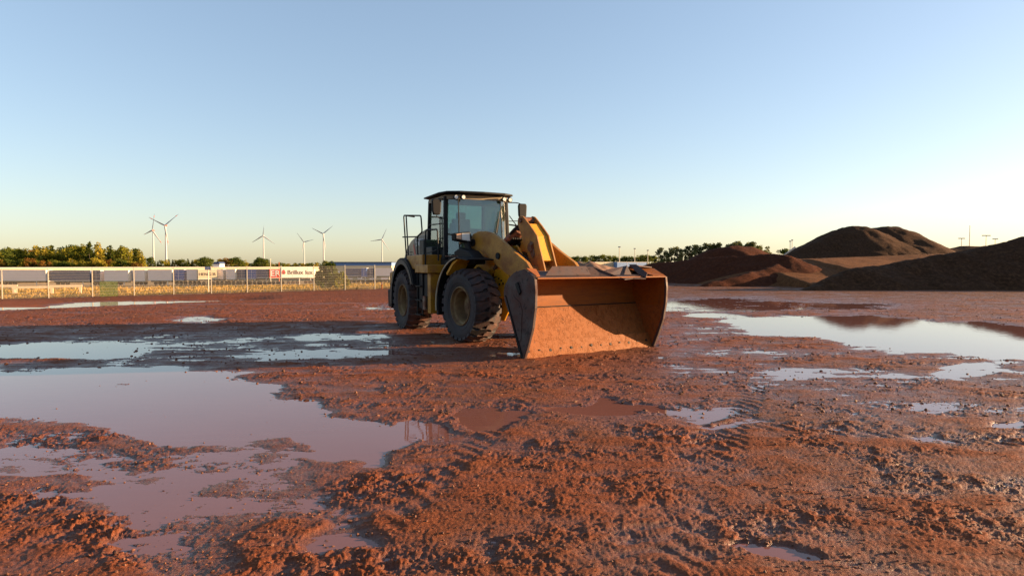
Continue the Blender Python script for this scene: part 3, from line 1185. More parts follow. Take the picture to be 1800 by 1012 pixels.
# mirrors
for s, cx, cy, w in ((-1, .36, -1.12, .24), (1, .18, 1.28, .22)):
    mm = MB()
    mm.tube(rounded([(.12, s * .84, 3.30), (cx, cy - s * .12, 3.30), (cx, cy, 3.26)]), .013, 6)
    mm.tube(rounded([(.15, s * .84, 2.82), (cx - .04, cy - s * .05, 2.84), (cx, cy, 2.92)]), .011, 6)
    ma = mm.build_each('mirror_arm', M['black'], WL, auto=True)[0]
    h = MB()
    pr = [(-.095, 2.98), (-.07, 2.90), (.07, 2.90), (.095, 2.98), (.105, 3.22), (.085, 3.28), (-.085, 3.28), (-.105, 3.22)]
    pr = [(cy + a * 1.15, b) for a, b in pr]
    h.prism(pr, cx - .02, cx + .06, 'X')
    h.build('mirror_housing', M['black'], ma, bevel=.025, seg=3)
    g = MB().prism([(cy + (a - cy) * .82, 3.09 + (b - 3.09) * .85) for a, b in pr], cx - .026, cx - .021, 'X')
    g.build('mirror_glass', M['mirror'], ma)
m = MB().tube([(.3, .86, 2.95), (.42, 1.0, 2.7), (.48, 1.02, 2.45), (.62, .95, 2.2)], .012, 6).beam((.40, .98, 2.72), (.50, 1.0, 2.6), .04)
m.build('cable', M['black'], WL, auto=True)

# --- front frame (articulated)
def fb(mb, name, mat, parent=WL, **k):
    return mb.build(name, mat, parent, rz=ART, **k)


def fbe(mb, name, mat, parent=WL, **k):
    return mb.build_each(name, mat, parent, rz=ART, **k)


m = MB()
for s in (-1, 1):
    m.prism([(.35, .5), (1.95, .45), (2.25, .85), (2.28, 1.25), (1.95, 1.62), (1.45, 2.15), (1.0, 2.28), (.72, 2.1), (.5, 1.5)], s * .38, s * .33)
m.box((1.2, 0, .85), (1.5, .66, .5)).box((1.55, 0, 1.4), (.3, .66, .5)).box((.3, 0, .9), (.4, .35, .7))
fb(m, 'loader_tower', M['yellow_sunlit'], bevel=.015)
m = MB()
m.box((1.675, 0, .78), (.42, 1.55, .40)).cyl((1.675, -.55, .8), (1.675, -.9, .8), .27, 20).cyl((1.675, .55, .8), (1.675, .9, .8), .27, 20)
fb(m, 'front_axle', M['black'], bevel=.03)
# bolted side brackets in front of the wheels
for s in (-1, 1):
    m = MB().prism([(1.62, 1.20), (1.78, 1.62), (2.06, 1.60), (2.42, 1.42), (2.30, 1.10), (2.02, .95)], s * .50, s * .38)
    br = fb(m, 'tower_bracket', M['yellow_sunlit'], bevel=.012)
    bo = MB()
    for (x, z) in ((1.95, 1.40), (2.05, 1.36), (1.98, 1.28), (2.12, 1.30), (2.2, 1.2)):
        bo.cyl((x, s * .50, z), (x, s * .52, z), .022, 8)
    bo.build_each('bolt', M['black'], br)
armp = [(.92, 2.18), (.98, 2.32), (1.12, 2.42), (1.35, 2.47), (1.63, 2.46), (1.88, 2.42), (2.12, 2.33), (2.40, 2.19), (2.70, 2.02), (3.23, 1.76), (3.48, 1.52),
        (3.66, 1.10), (3.92, .62), (3.98, .42), (3.86, .28), (3.68, .32), (3.40, .68), (3.10, 1.12), (2.92, 1.32), (2.71, 1.44), (2.22, 1.64), (1.80, 1.86), (1.63, 1.96), (1.35, 2.03), (1.06, 2.03)]
for s in (-1, 1):
    m = MB().prism(armp, s * .68, s * .59)
    ar = fb(m, 'lift_arm', M['yellow_arm'], bevel=.012)
    MB().cyl((1.15, s * .52, 2.22), (1.15, s * .715, 2.22), .085, 20).cyl((2.2, s * .55, 1.9), (2.2, s * .715, 1.9), .07, 18).build_each('pin', M['black'], ar, auto=True)
m = MB().cyl((2.9, -.62, 1.55), (2.9, .62, 1.55), .14, 24)
fb(m, 'cross_tube', M['yellow_arm'], auto=True)
for s in (-1, 1):
    m = MB().cyl((1.0, s * .46, 1.05), (1.75, s * .50, 1.62), .085, 16)
    lc = fb(m, 'lift_cylinder', M['yellow'], auto=True)
    MB().cyl((1.75, s * .50, 1.62), (2.2, s * .52, 1.9), .045, 12).build('rod', M['bright_steel'], lc, auto=True)
# bellcrank
bn = [(2.20, 2.62), (2.22, 2.73), (2.30, 2.79), (2.40, 2.77), (2.66, 2.56), (2.91, 2.33), (3.02, 2.05), (3.20, 1.60), (3.22, 1.20), (3.08, 1.12), (2.88, 1.50), (2.66, 1.80), (2.40, 2.22), (2.30, 2.44)]
bl = []
for s in (-1, 1):
    m = MB().prism(bn, s * .18, s * .14)
    bl.append(m)
mm = MB()
mm.v = bl[0].v[:]
mm.f = bl[0].f[:]
mm.add(bl[1].v, bl[1].f)
bc = fb(mm, 'bellcrank', M['yellow_arm'], bevel=.008)
m = MB()
for a, b in (((2.56, 2.60), (2.86, 2.32)), ((2.86, 2.32), (2.97, 2.05)), ((2.97, 2.05), (3.08, 1.80))):
    m.prism([a, b, (b[0] - .03, b[1] - .02), (a[0] - .03, a[1] - .02)], -.14, .14)
m.build('web_plate', M['yellow_sunlit'], bc)
m = MB().cyl((2.33, -.13, 2.68), (2.33, .13, 2.68), .085, 20).cyl((2.33, -.21, 2.68), (2.33, .21, 2.68), .05, 16)
m.build('pin', M['bright_steel'], bc, auto=True)
m = MB().cyl((2.72, -.215, 2.08), (2.72, .215, 2.08), .095, 20).cyl((2.76, -.235, 2.10), (2.76, -.18, 2.10), .045, 10)
m.prism([(2.66, 2.12), (2.70, 2.22), (2.80, 2.18), (2.86, 1.92), (2.82, 1.86), (2.74, 1.90)], -.20, -.18)
m.build('pin', M['bright_steel'], bc, auto=True)
m = MB().tube([(1.35, 0, 2.1), (1.95, 0, 2.44), (2.05, 0, 2.5)], [.13, .135, .12], 20)
tcy = fb(m, 'tilt_cylinder', paint('greasy_black', (.02, .017, .016), .35, mud=.6, mudcol=(.35, .14, .08), scale=9), auto=True)
MB().cyl((2.0, 0, 2.48), (2.33, 0, 2.68), .05).cyl((1.9, -.17, 2.4), (2.2, -.10, 2.62), .03, 8).cyl((1.7, .15, 2.4), (2.25, .10, 2.66), .03, 8).build('rod', M['black'], tcy, auto=True)
hs = MB()
rn = random.Random(5)
for i in range(5):
    y = -.3 + i * .12
    hs.tube(rounded([(.6, y, 1.9), (.95, y * 1.1, 2.28 + rn.random() * .1), (1.3, y * .8, 2.2), (1.7, y * .6, 2.15), (2.0, y * .5, 2.3)], .2), .022, 7)
fbe(hs, 'hydraulic_hose', M['black'], auto=True)
m = MB().prism([(.95, 2.1), (1.15, 2.2), (1.9, 1.9), (2.45, 1.62), (2.3, 1.4), (1.4, 1.5)], -.30, .30)
fb(m, 'tower_cover', M['black'], bevel=.03)
for s in (-1, 1):
    m = MB().prism([(.75, 1.70), (.78, 2.02), (1.05, 2.10), (1.45, 2.02), (1.70, 1.86), (1.72, 1.72)], s * 1.0, s * .70)
    fb(m, 'black_block', M['black'], bevel=.03)  # plain black block standing in for the clutter between arm and fender
m = MB().prism([(3.05, 1.25), (3.18, 1.33), (3.80, .98), (3.90, .85), (3.82, .76), (3.70, .82)], -.09, .09)
fb(m, 'tilt_link', M['yellow'], bevel=.01)
# front fenders
for s in (-1, 1):
    a = arch(1.675, .80, 1.04, 1.07, 100, 188, s * 1.37, s * .62)
    fe = fb(a, 'front_fender', M['black'], auto=True)
    ed = arch(1.675, .80, 1.055, 1.078, 98, 188, s * 1.395, s * 1.37)
    ed.build('fender_edge', paint('pale_edge', (.5, .42, .3), .5, mud=.3), fe)
    MB().prism([(1.02, 1.52), (1.30, 1.76), (1.50, 1.84), (1.52, 1.80), (1.32, 1.70), (1.06, 1.47)], s * 1.33, s * .95).build('fender_sunlit_patch', M['yellow_sunlit'], fe)  # orange patch stands for sunlight on the underside of the fender
    MB().prism([(1.45, 1.86), (2.0, 1.80), (2.02, 1.83), (1.45, 1.895)], s * 1.35, s * .62).build('fender_top', M['black'], fe)
    MB().prism([(.68, .55), (.60, .55), (.62, 1.0), (.68, 1.0)], s * 1.36, s * .8).build('mud_flap', M['black'], fe)
# headlights
for s in (-1, 1):
    m = MB()
    m.beam((1.30, s * .82, 1.85), (1.10, s * .86, 2.28), .09, .14)
    m.prism([(s * .78, 2.20), (s * 1.18, 2.26), (s * 1.20, 2.42), (s * .80, 2.47), (s * .74, 2.36)], 1.0, 1.19, 'X')
    hl = fb(m, 'headlight', M['black'], bevel=.02)
    MB().prism([(s * .80, 2.25), (s * 1.02, 2.275), (s * 1.02, 2.42), (s * .82, 2.43)], 1.19, 1.205, 'X').build('lens', M['lamp'], hl, bevel=.01)
    MB().prism([(s * 1.03, 2.28), (s * 1.16, 2.30), (s * 1.16, 2.40), (s * 1.03, 2.415)], 1.19, 1.203, 'X').build('turn_signal', M['orange_lens'], hl, bevel=.008)
m = MB().prism([(-.84, 1.95), (-.60, 1.93), (-.64, 2.26), (-.80, 2.26)], .98, 1.02, 'X').prism([(-.74, 1.82), (-.46, 1.82), (-.52, 2.02), (-.70, 2.02)], 1.05, 1.09, 'X')
fbe(m, 'lamp_bracket', M['yellow'], bevel=.01)

# --- bucket
W2 = 1.65
prof = [(4.46, 0.0), (4.04, .90), (3.97, 1.05), (3.945, 1.18), (3.96, 1.29), (4.03, 1.39), (4.14, 1.46), (4.30, 1.49), (4.84, 1.455)]
outp = [(4.50, -.03), (4.33, .14), (3.985, .88), (3.91, 1.04), (3.88, 1.18), (3.90, 1.32), (3.98, 1.44), (4.11, 1.52), (4.28, 1.56), (4.84, 1.475)]
inn = [(4.48, .015)] + prof[1:]
m = MB()
ns = len(inn)
for y in (-W2 + .02, W2 - .02):
    m.v += [(x, y, z) for x, z in inn]
m.f += [(i, i + 1, i + 1 + ns, i + ns) for i in range(ns - 1)]
bk = fb(m, 'bucket', M['bucket_in'], auto=True)
m = MB()
no = len(outp)
for y in (-W2 + .02, W2 - .02):
    m.v += [(x, y, z) for x, z in outp]
m.f += [(i, i + 1, i + 1 + no, i + no) for i in range(no - 1)]
m.build('bucket_back', M['steel'], bk, auto=True)
side = [(4.475, -.035), (4.36, .25), (4.16, .64), (4.00, .92), (3.91, 1.06), (3.89, 1.19), (3.93, 1.33), (4.06, 1.47), (4.24, 1.57), (4.545, 1.63), (4.84, 1.48),
        (4.875, 1.25), (4.86, .95), (4.79, .62), (4.66, .30), (4.53, .02)]
for s in (-1, 1):
    m = MB().prism(side, s * (W2 + .015), s * (W2 - .015))
    sp = m.build('side_plate', M['steel'] if s < 0 else M['steel'], bk, bevel=.006)
    # inner skin of the side plate shows worn orange paint
    ins = [(4.36 + (x - 4.36) * .985, .75 + (z - .75) * .985) for x, z in side]
    MB().prism(ins, s * (W2 - .016), s * (W2 - .020)).build('inner_face', M['bucket_in'], sp)
    MB().prism([(4.83, 1.46), (4.875, 1.47), (4.905, 1.25), (4.89, .95), (4.82, .60), (4.69, .28), (4.56, 0), (4.50, .02), (4.64, .32), (4.77, .64), (4.84, .96), (4.85, 1.25)], s * (W2 + .028), s * (W2 - .028)).build('side_edge', M['steel'], sp, bevel=.008)
    # raised wear plate and rib outside
    MB().prism([(3.965, 1.14), (3.99, 1.10), (4.52, .06), (4.49, .02)], s * (W2 + .016), s * (W2 + .034)).build('wear_rib', M['black'], sp)
    MB().prism([(4.08, 1.08), (4.22, 1.14), (4.44, 1.02), (4.50, .88), (4.46, .35), (4.40, .32)], s * (W2 + .016), s * (W2 + .026)).build('wear_plate', M['steel'], sp, bevel=.004)
    MB().prism([(4.30, 1.36), (4.38, 1.40), (4.48, 1.22), (4.42, 1.16)], s * (W2 + .016), s * (W2 + .045)).build('pad', M['black'], sp, bevel=.006)
m = MB()
m.tube([(4.045, -1.62, .90), (4.045, 1.62, .90)], .012, 6)
m.build('weld_seam', M['black'], bk)
# cutting edge with bolts
m = MB().prism([(4.52, -.045), (4.545, -.03), (4.40, .30), (4.372, .285)], -W2 + .02, W2 - .02)
ce = m.build('cutting_edge', M['bucket_in'], bk, bevel=.005)
for i in range(13):
    y = -W2 + .14 + i * (2 * W2 - .28) / 12
    b = MB()
    c = Vector((4.470, y, .135 + .012 * math.sin(i * 2.3)))
    nrm = Vector((.915, 0, .40))
    b.tube([c - nrm * .01, c + nrm * .012], .026 if i % 2 == 0 else .016, 10)
    b.build('bolt', M['black'], ce)
# upper lip, spill guard plates bent and cut
m = MB().box((4.86, 0, 1.468), (.07, 2 * W2 - .06, .028))
m.build('lip', M['bucket_in'], bk, bevel=.006)
m = MB()
m.add([(4.86, -1.62, 1.50), (4.545, -1.62, 1.635), (4.46, -1.34, 1.62), (4.80, -1.50, 1.50)], [(0, 1, 2, 3)])
m.add([(4.86, 1.62, 1.50), (4.545, 1.62, 1.635), (4.40, 1.02, 1.63), (4.84, 1.30, 1.50)], [(0, 1, 2, 3)])
for g in m.build_each('corner_gusset', M['bucket_in'], bk):
    so_ = g.modifiers.new('solid', 'SOLIDIFY')
    so_.thickness = .014
sg = [(-1.62, 1.66, 4.36), (-.05, 1.655, 4.36), (.42, 1.48, 4.92), (.60, 1.50, 4.90), (.75, 1.475, 4.94), (.92, 1.47, 4.92), (1.0, 1.60, 4.74), (.92, 1.66, 4.50)]
m = MB()
# rear guard plate, leaning forward, then dropping over the lip in a vee
m.add([(4.66, -1.28, 1.50), (4.52, -1.02, 1.665), (4.52, -.20, 1.67), (4.66, -.2, 1.50)], [(0, 1, 2, 3)])
m.add([(4.52, -.20, 1.67), (4.55, -.05, 1.668), (4.95, .42, 1.435), (4.80, .42, 1.48), (4.66, -.20, 1.50)], [(0, 1, 2, 3, 4)])
m.add([(4.80, .40, 1.49), (4.95, .42, 1.435), (4.93, .66, 1.455), (4.96, .98, 1.445), (4.80, .95, 1.50)], [(0, 1, 2, 3, 4)])
m.add([(4.96, .98, 1.445), (4.80, .95, 1.50), (4.52, .96, 1.70), (4.62, 1.06, 1.70), (4.90, 1.08, 1.53)], [(0, 1, 2, 3, 4)])
m.add([(4.60, .25, 1.50), (4.50, .35, 1.60), (4.48, .92, 1.68), (4.60, .93, 1.50)], [(0, 1, 2, 3)])
m.add([(4.24, 1.00, 1.54), (4.55, 1.00, 1.69), (4.55, 1.58, 1.645), (4.30, 1.62, 1.56)], [(0, 1, 2, 3)])
for g in m.build_each('spill_guard', M['steel'], bk):
    so_ = g.modifiers.new('solid', 'SOLIDIFY')
    so_.thickness = .022
MB().tube([(4.23, -1.60, 1.545), (4.23, 1.60, 1.545)], .05, 10).build('torsion_tube', M['steel'], bk, auto=True)
for s in (-1, 1):
    MB().prism([(3.95, .95), (3.75, .50), (3.86, .20), (4.1, .18), (4.28, .12), (4.0, .8)], s * .80, s * .55).build('hinge_lug', M['yellow_arm'], bk, bevel=.01)

for i, x in enumerate((1.05, 1.13, 1.21, 1.29, 1.37)):
    MB().box((x, -1.30, 1.905), (.05, .12, .02)).build('step_tread', M['bright_steel'], WL, rz=ART)
hz = MB()
for k, (y0, z0) in enumerate(((-.42, 1.7), (-.48, 1.6), (.44, 1.7))):
    hz.tube(rounded([(.5, y0 * .6, 1.5), (.9, y0, z0), (1.3, y0 * 1.1, z0 - .25), (1.9, y0, z0 - .15), (2.5, y0 * .9, 1.5), (2.9, y0 * .6, 1.45)], .25), .02, 7)
fbe(hz, 'hydraulic_hose', M['black'], auto=True)
ax = MB().box((1.2, -.36, 1.95), (.16, .02, .10)).box((1.62, -.36, 1.30), (.10, .02, .14))

# ------------------------------------------------------------------ far things
M['cream'] = paint('cream_facade', (.62, .53, .36), .7, mud=.08)
M['trailer_grey'] = paint('trailer_side', (.80, .66, .60), .6, mud=.04, keep=True)
M['trailer_white'] = paint('trailer_white', (.80, .76, .68), .6, mud=.05)
M['blue'] = paint('blue_tarp', (.05, .16, .46), .6, mud=.06)
M['navy'] = paint('navy_slats', (.05, .08, .17), .6, mud=.06)
M['blue_pale'] = paint('pale_blue_cladding', (.16, .28, .52), .6, mud=.05)
M['red'] = paint('red_tarp', (.62, .03, .03), .5, mud=.05)
M['brown_print'] = paint('brown_print', (.12, .07, .05), .6, mud=.02)
M['galv'] = paint('galvanised_cream', (.62, .55, .43), .5, .1, mud=.05)
M['wood'] = paint('pale_wood', (.72, .56, .38), .7, mud=.1)
M['tyre_far'] = paint('plain_tyre', (.03, .03, .03), .8)
M['turbine'] = paint('turbine_white', (.50, .50, .51), .5, mud=0)
M['turbine_red'] = paint('turbine_red', (.65, .12, .06), .5, mud=0)
M['orange'] = paint('orange_post', (.75, .16, .03), .5, mud=.05)
M['concrete'] = paint('pale_concrete', (.6, .55, .48), .8, mud=.2)

# --- fence
fence = empty('mesh_fence', (FP0[0], FP0[1], 0), math.atan2(FDIR[1], FDIR[0]), 'long double wire mesh fence with slim pale posts along the left edge of the yard', 'fence')
pm = MB()
pm.box((0, 0, 1.02), (.06, .05, 2.10))
pm.box((0, -.035, 1.02), (.045, .016, 2.0))
pm.box((0, 0, 2.085), (.07, .06, .02))
post_me = pm.mesh('fence_post', M['galv'])
wm = MB()
for i in range(49):
    wm.box((.05 + i * .05, 0, 1.03), (.0045, .0045, 2.0))
for j in range(11):
    for dy in (-.009, .009):
        wm.box((1.25, dy, .05 + j * .196), (2.44, .007, .007))
panel_me = wm.mesh('mesh_panel', M['galv'])
for i in range(-5, 19):
    q = FP0 + FDIR * 2.5 * i
    z = float(base_z(np.array(q[0]), np.array(q[1]))) - .03
    q2 = FP0 + FDIR * 2.5 * (i + 1)
    z2 = float(base_z(np.array(q2[0]), np.array(q2[1]))) - .03
    p = link_mesh('fence_post', post_me, fence)
    p.location = (2.5 * i, 0, z)
    w = link_mesh('mesh_panel', panel_me, fence)
    w.location = (2.5 * i, 0, z)
    w.rotation_euler = (0, -math.atan2(z2 - z, 2.5), 0)

# netting hung behind one panel
n = NT('green_netting')
tr = n.n('ShaderNodeBsdfTransparent')
df = n.n('ShaderNodeBsdfDiffuse')
df.inputs[0].default_value = (.10, .16, .03, 1)
mx = n.n('ShaderNodeMixShader')
mx.inputs[0].default_value = .55
n.l(tr.outputs[0], mx.inputs[1])
n.l(df.outputs[0], mx.inputs[2])
M['net'] = n.done(mx)
a_, b_ = G(176, 523, -.55), G(209, 522, -.55)
ta_ = FP0 + FDIR * 5.42
tb_ = FP0 + FDIR * 6.5
m = MB()
off = FNR * .06
m.add([(ta_[0] + off[0], ta_[1] + off[1], -.58), (tb_[0] + off[0], tb_[1] + off[1], -.58), (tb_[0] + off[0], tb_[1] + off[1], .55), (ta_[0] + off[0], ta_[1] + off[1], .55),
       (ta_[0] + off[0] * 1.4, ta_[1] + off[1] * 1.4, -.58), (tb_[0] + off[0] * 1.4, tb_[1] + off[1] * 1.4, -.58), (tb_[0] + off[0] * 1.4, tb_[1] + off[1] * 1.4, .55), (ta_[0] + off[0] * 1.4, ta_[1] + off[1] * 1.4, .55)],
      [(0, 1, 2, 3), (4, 5, 6, 7)])
tag(m.build('netting', M['net'], None), 'square of green netting hung low on the wire mesh fence', 'netting')


# --- wooden rails in the field
def rail(u0, u1, D, vt, vb, label, low=None):
    a, b = P(u0, vt, D), P(u1, vt, D)
    g = P(u0, vb, D)
    r = empty('rail', (a.x, D, g.z), R(24), label, 'rail', 'pale timber rails standing in the grass')
    L = b.x - a.x
    h = a.z - g.z
    MB().box((L / 2, 0, h), (L + .3, .14, .24)).build('top_rail', M['wood'], r)
    for x in (0, L):
        MB().box((x, .02, h / 2 - .15), (.20, .16, h + .1)).build('post', M['wood'], r)
    if low:
        MB().box((L * .35, -.1, .2), (L * .5, .1, .10)).build('low_plank', M['wood'], r)
    return r


rail(-45, 14, 66, 503, 517, 'timber rail at the left edge of the frame behind the fence')
rail(24, 79, 64, 505, 518, 'longest low timber rail between the first and second fence posts')
rail(91, 133, 60, 503, 521, 'timber rail frame with a low plank just right of the second fence post', True)

# --- trailers
wheel_far = MB().cyl((0, -.15, 0), (0, .15, 0), .5, 14).mesh('wheel', M['tyre_far'])


def trailer(u0, u1, D, vt, vb, label, side='trailer_grey', end='trailer_white', kind='box', group=None, text=None, tmat='brown_print', tsize=1.6, tx=.5, lower=True, cat='trailer', rot=0):
    a, b = P(u0, vt, D), P(u1, vt, D)
    zb = P(u0, vb, D).z
    L, H = (b.x - a.x) / math.cos(rot), a.z - zb
    gz = float(base_z(np.array(a.x), np.array(D)))
    r = empty('trailer', (a.x, D, zb), rot, label, cat, group)
    m = MB().box((L / 2, 1.25, H / 2), (L, 2.5, H))
    body = m.build('body', M[side], r)
    MB().box((L + .03, 1.25, H / 2), (.05, 2.52, H + .04)).build('end_wall', M[end], r)
    MB().box((L / 2, 1.25, H + .05), (L + .1, 2.56, .10)).build('roof', M['trailer_white'], r)
    MB().box((L / 2, -.02, .04), (L, .05, .16)).build('side_rail', M['trailer_white'], r)
    if kind == 'slats':
        for k in range(1, 5):
            MB().box((L / 2, -.02, H * k / 5), (L, .05, .07)).build('slat', M['blue_pale'], body)
    else:
        nb = max(2, int(L / 2.6))
        for k in range(1, nb):
            MB().box((L * k / nb, -.012, H / 2), (.05, .03, H)).build('seam', M['trailer_grey'], body)
    if lower:
        MB().box((L / 2, 1.25, -.25), (L * .9, 1.2, .35)).build('chassis', M['black'], r)
        for k in range(3):
            w = link_mesh('wheel', wheel_far, r)
            w.location = (L * .18 + k * 1.3 if L > 9 else L * .3 + k * 1.2, .25, -(zb - gz) + .5)
        MB().box((L * .8, .3, -(zb - gz) / 2 - .1), (.15, .15, (zb - gz) - .1)).build('landing_leg', M['trailer_white'], r)
    if text:
        t = link_mesh('lettering', text_mesh('lettering', text, tsize, M[tmat], .01), body)
        t.location = (L * tx, -.04, H * .52)
        t.rotation_euler = (math.pi / 2, 0, 0)
    return r


GT = 'trailers parked in a row beyond the field'
trailer(-95, -14, 170, 475, 493.5, 'grey sided trailer cut by the left edge of the frame', group=GT)
trailer(-8, 80, 170, 475, 493.5, 'long grey trailer on three axles furthest left in view', group=GT)
trailer(88, 158, 171, 475.5, 494, 'dark slatted trailer left of the third fence post', 'navy', 'navy', 'slats', GT)
trailer(161, 176, 172, 475.5, 494, 'short dark container right of the long slatted trailer', 'navy', 'trailer_grey', 'box', GT)
trailer(183, 225, 172, 475.5, 494, 'plain grey trailer behind the green netting', group=GT)
trailer(233, 254, 173, 475, 494, 'short grey trailer between two lit cream ends', group=GT)
trailer(260, 302, 173, 474.5, 493, 'plain grey trailer left of the blue square container', group=GT)
trailer(304, 323, 174, 474, 492.5, 'square bright blue container in the trailer row', 'blue', 'blue', 'box', GT)
trailer(328, 346, 174, 474, 492, 'short grey trailer right of the blue square container', group=GT)
trailer(348, 374, 172, 474, 491, 'cream trailer with brown capital lettering behind the sign pole', 'cream', 'cream', 'box', GT, 'HENGER', 'brown_print', 1.1, .5, rot=R(30))
trailer(377, 392, 176, 473.5, 491, 'short pale trailer right of the lettered cream one', group=GT)
trailer(397, 413, 176, 473.5, 491, 'short pale trailer left of the navy slatted one', group=GT)
trailer(417, 433, 177, 473.5, 490, 'short navy container left of the bright blue trailer', 'navy', 'navy', 'box', GT)
trailer(434, 450, 177, 473.5, 490, 'bright blue trailer in the middle of the row', 'blue', 'blue', 'box', GT)
trailer(451, 471, 177, 473.5, 489, 'navy slatted trailer joined to the red fronted container', 'navy', 'navy', 'slats', GT)
trailer(473.5, 493, 176, 473, 489, 'red container with white letters beside the white lettered trailer', 'red', 'red', 'box', GT, 'ER', 'white_print', 2.3, .45, rot=R(25))
tb = trailer(495, 528, 172, 470.5, 488, 'white trailer with dark lettering and a red drop emblem', 'trailer_white', 'trailer_white', 'box', GT, 'Brillux', 'brown_print', 1.62, .61, rot=R(30))
# drop shaped emblem
m = MB()
dp = []
for i in range(16):
    a = 2 * math.pi * i / 16
    dp.append((.55 + .42 * math.sin(a) * (1 - .35 * math.cos(a)), 1.55 + .62 * math.cos(a)))
m.prism(dp, -.06, -.02)
e1 = m.build('emblem', M['red'], [c for c in tb.children if c.name.startswith('body')][0])
MB().prism([(.35, 1.0), (.75, 1.0), (.70, 1.5), (.45, 1.7)], -.07, -.025).build('emblem_bristles', M['brown_print'], e1)
trailer(532.5, 547, 186, 470.5, 488, 'shorter white trailer lettered lux beside the bush', 'trailer_white', 'trailer_white', 'box', GT, 'lux', 'brown_print', 1.75, .62, rot=R(30))
trailer(606, 634, 180, 472, 486, 'navy trailer right of the bush', 'navy', 'navy', 'slats', GT)
trailer(635, 644, 179, 471.5, 486.5, 'narrow bright blue lorry body between two navy trailers', 'blue', 'blue', 'box', GT)
trailer(645, 656, 180, 472, 486, 'short navy trailer right of the narrow blue lorry body', 'navy', 'navy', 'box', GT)
trailer(660, 690, 180, 471.5, 485, 'pale trailer end next to the rear wheel of the loader', group=GT)
trailer(1046, 1084, 175, 461, 472, 'cream trailer roof above the bucket right of the tan heap', 'cream', 'cream', 'box', GT, rot=R(25))
trailer(1085, 1142, 176, 461, 472, 'bright blue trailer above the bucket left of the red heap', 'blue_pale', 'blue_pale', 'box', GT, rot=R(25))

# --- warehouses
# long receding facade whose face turns toward the evening sun
pA, pB = P(-130, 471.5, 184), P(690, 469, 290)
d_ = (pB - pA)
L_ = d_.xy.length
wh = empty('warehouse', (pA.x, pA.y, -3.6), math.atan2(d_.y, d_.x), 'very long low cream warehouse behind the whole trailer row', 'warehouse')
hW = pA.z + 3.6
MB().box((L_ / 2, 9, hW / 2), (L_, 18, hW)).build('wall', M['cream'], wh)
MB().box((L_ / 2, 8.9, hW + .09), (L_ + .6, 18.8, .2)).build('roof', M['trailer_white'], wh)
MB().box((L_ / 2, -.06, hW - .9), (L_, .08, .12)).build('facade_band', M['trailer_grey'], wh)
for k in range(24):
    MB().box((6 + k * 8.0, -.08, 1.9), (3.2, .12, 3.6)).build('dock_door', M['trailer_grey'], wh)
bb = empty('warehouse', (P(583, 461, 225).x, 225, -3.5), 0, 'flat warehouse with a blue upper band and dark roof edge left of the loader', 'warehouse')
Lb = P(688, 461, 225).x - P(583, 461, 225).x
zt = P(583, 461.5, 225).z + 3.5
MB().box((Lb / 2, 12, (zt - 1.1) / 2), (Lb, 24, zt - 1.1)).build('wall', M['cream'], bb)
MB().box((Lb / 2, 11.95, zt - .55), (Lb + .1, 24.1, 1.1)).build('blue_band', M['blue_pale'], bb)
MB().box((Lb / 2, 11.9, zt + .12), (Lb + .4, 24.5, .26)).build('roof_edge', M['navy'], bb)
for k in range(5):
    MB().box((2 + k * 4.2, -.05, 1.6), (2.4, .1, 3.0)).build('dock_door', M['trailer_grey'], bb)
ho = empty('house', (P(376, 468, 240).x, 240, -3), 0, 'small grey roofed house among the trees above the trailer row', 'house')
zz = P(376, 464, 240).z + 3
MB().box((1.1, 2, zz / 2), (2.2, 4, zz)).build('wall', M['trailer_grey'], ho)
MB().prism([(-.3, zz), (2.5, zz), (1.9, zz + .8), (.3, zz + .8)], -.3, 4.3).build('roof', M['navy'], ho)

# --- sign on pole, marker posts
sg_ = P(366, 474, 52)
sgn = empty('sign_pole', (sg_.x, 52, P(366, 512, 52).z - .1), 0, 'small blue and white sign on a tall pale pole behind the fence', 'sign')
hS = sg_.z - sgn.location.z
MB().cyl((0, 0, 0), (0, 0, hS + .25), .045, 10).build('pole', M['galv'], sgn, auto=True)
MB().box((.0, -.06, hS + .12), (.50, .03, .26)).build('sign_board', M['blue_pale'], sgn, bevel=.01)
t = link_mesh('lettering', text_mesh('lettering', '45', .2, M['white_print'], .004), sgn)
t.location = (.05, -.08, hS + .12)
t.rotation_euler = (math.pi / 2, 0, 0)
mp = P(671, 497, 53)
mk = empty('marker_post', (mp.x, 53, mp.z - .75), 0, 'thin orange marker post behind the fence left of the loader', 'post')
MB().box((0, 0, .38), (.09, .03, .76)).build('stake', M['orange'], mk, bevel=.006)
MB().box((0, -.02, .68), (.10, .01, .06)).build('band', M['white_print'], mk)

# --- masts
def mast(u, vt, vb, D, label, w=.22, head=0, mat='galv', arms=0):
    t_, b_ = P(u, vt, D), P(u, vb, D)
    h = t_.z - b_.z
    r = empty('light_mast' if head else 'mast', (b_.x, D, b_.z - 3), 0, label, 'light mast' if head else 'mast', 'slim masts on the skyline')
    MB().tube([(0, 0, 0), (0, 0, h + 3)], [w * .62, w * .4], 8).build('pole', M[mat], r, auto=True)
    if head:
        MB().box((0, 0, h + 3), (head, .5, .35)).build('lamp_head', M['concrete'], r, bevel=.05)
    else:
        MB().cyl((0, 0, h + 3), (0, 0, h + 3.3), w * .6, 8).build('cap', M[mat], r)
    return r


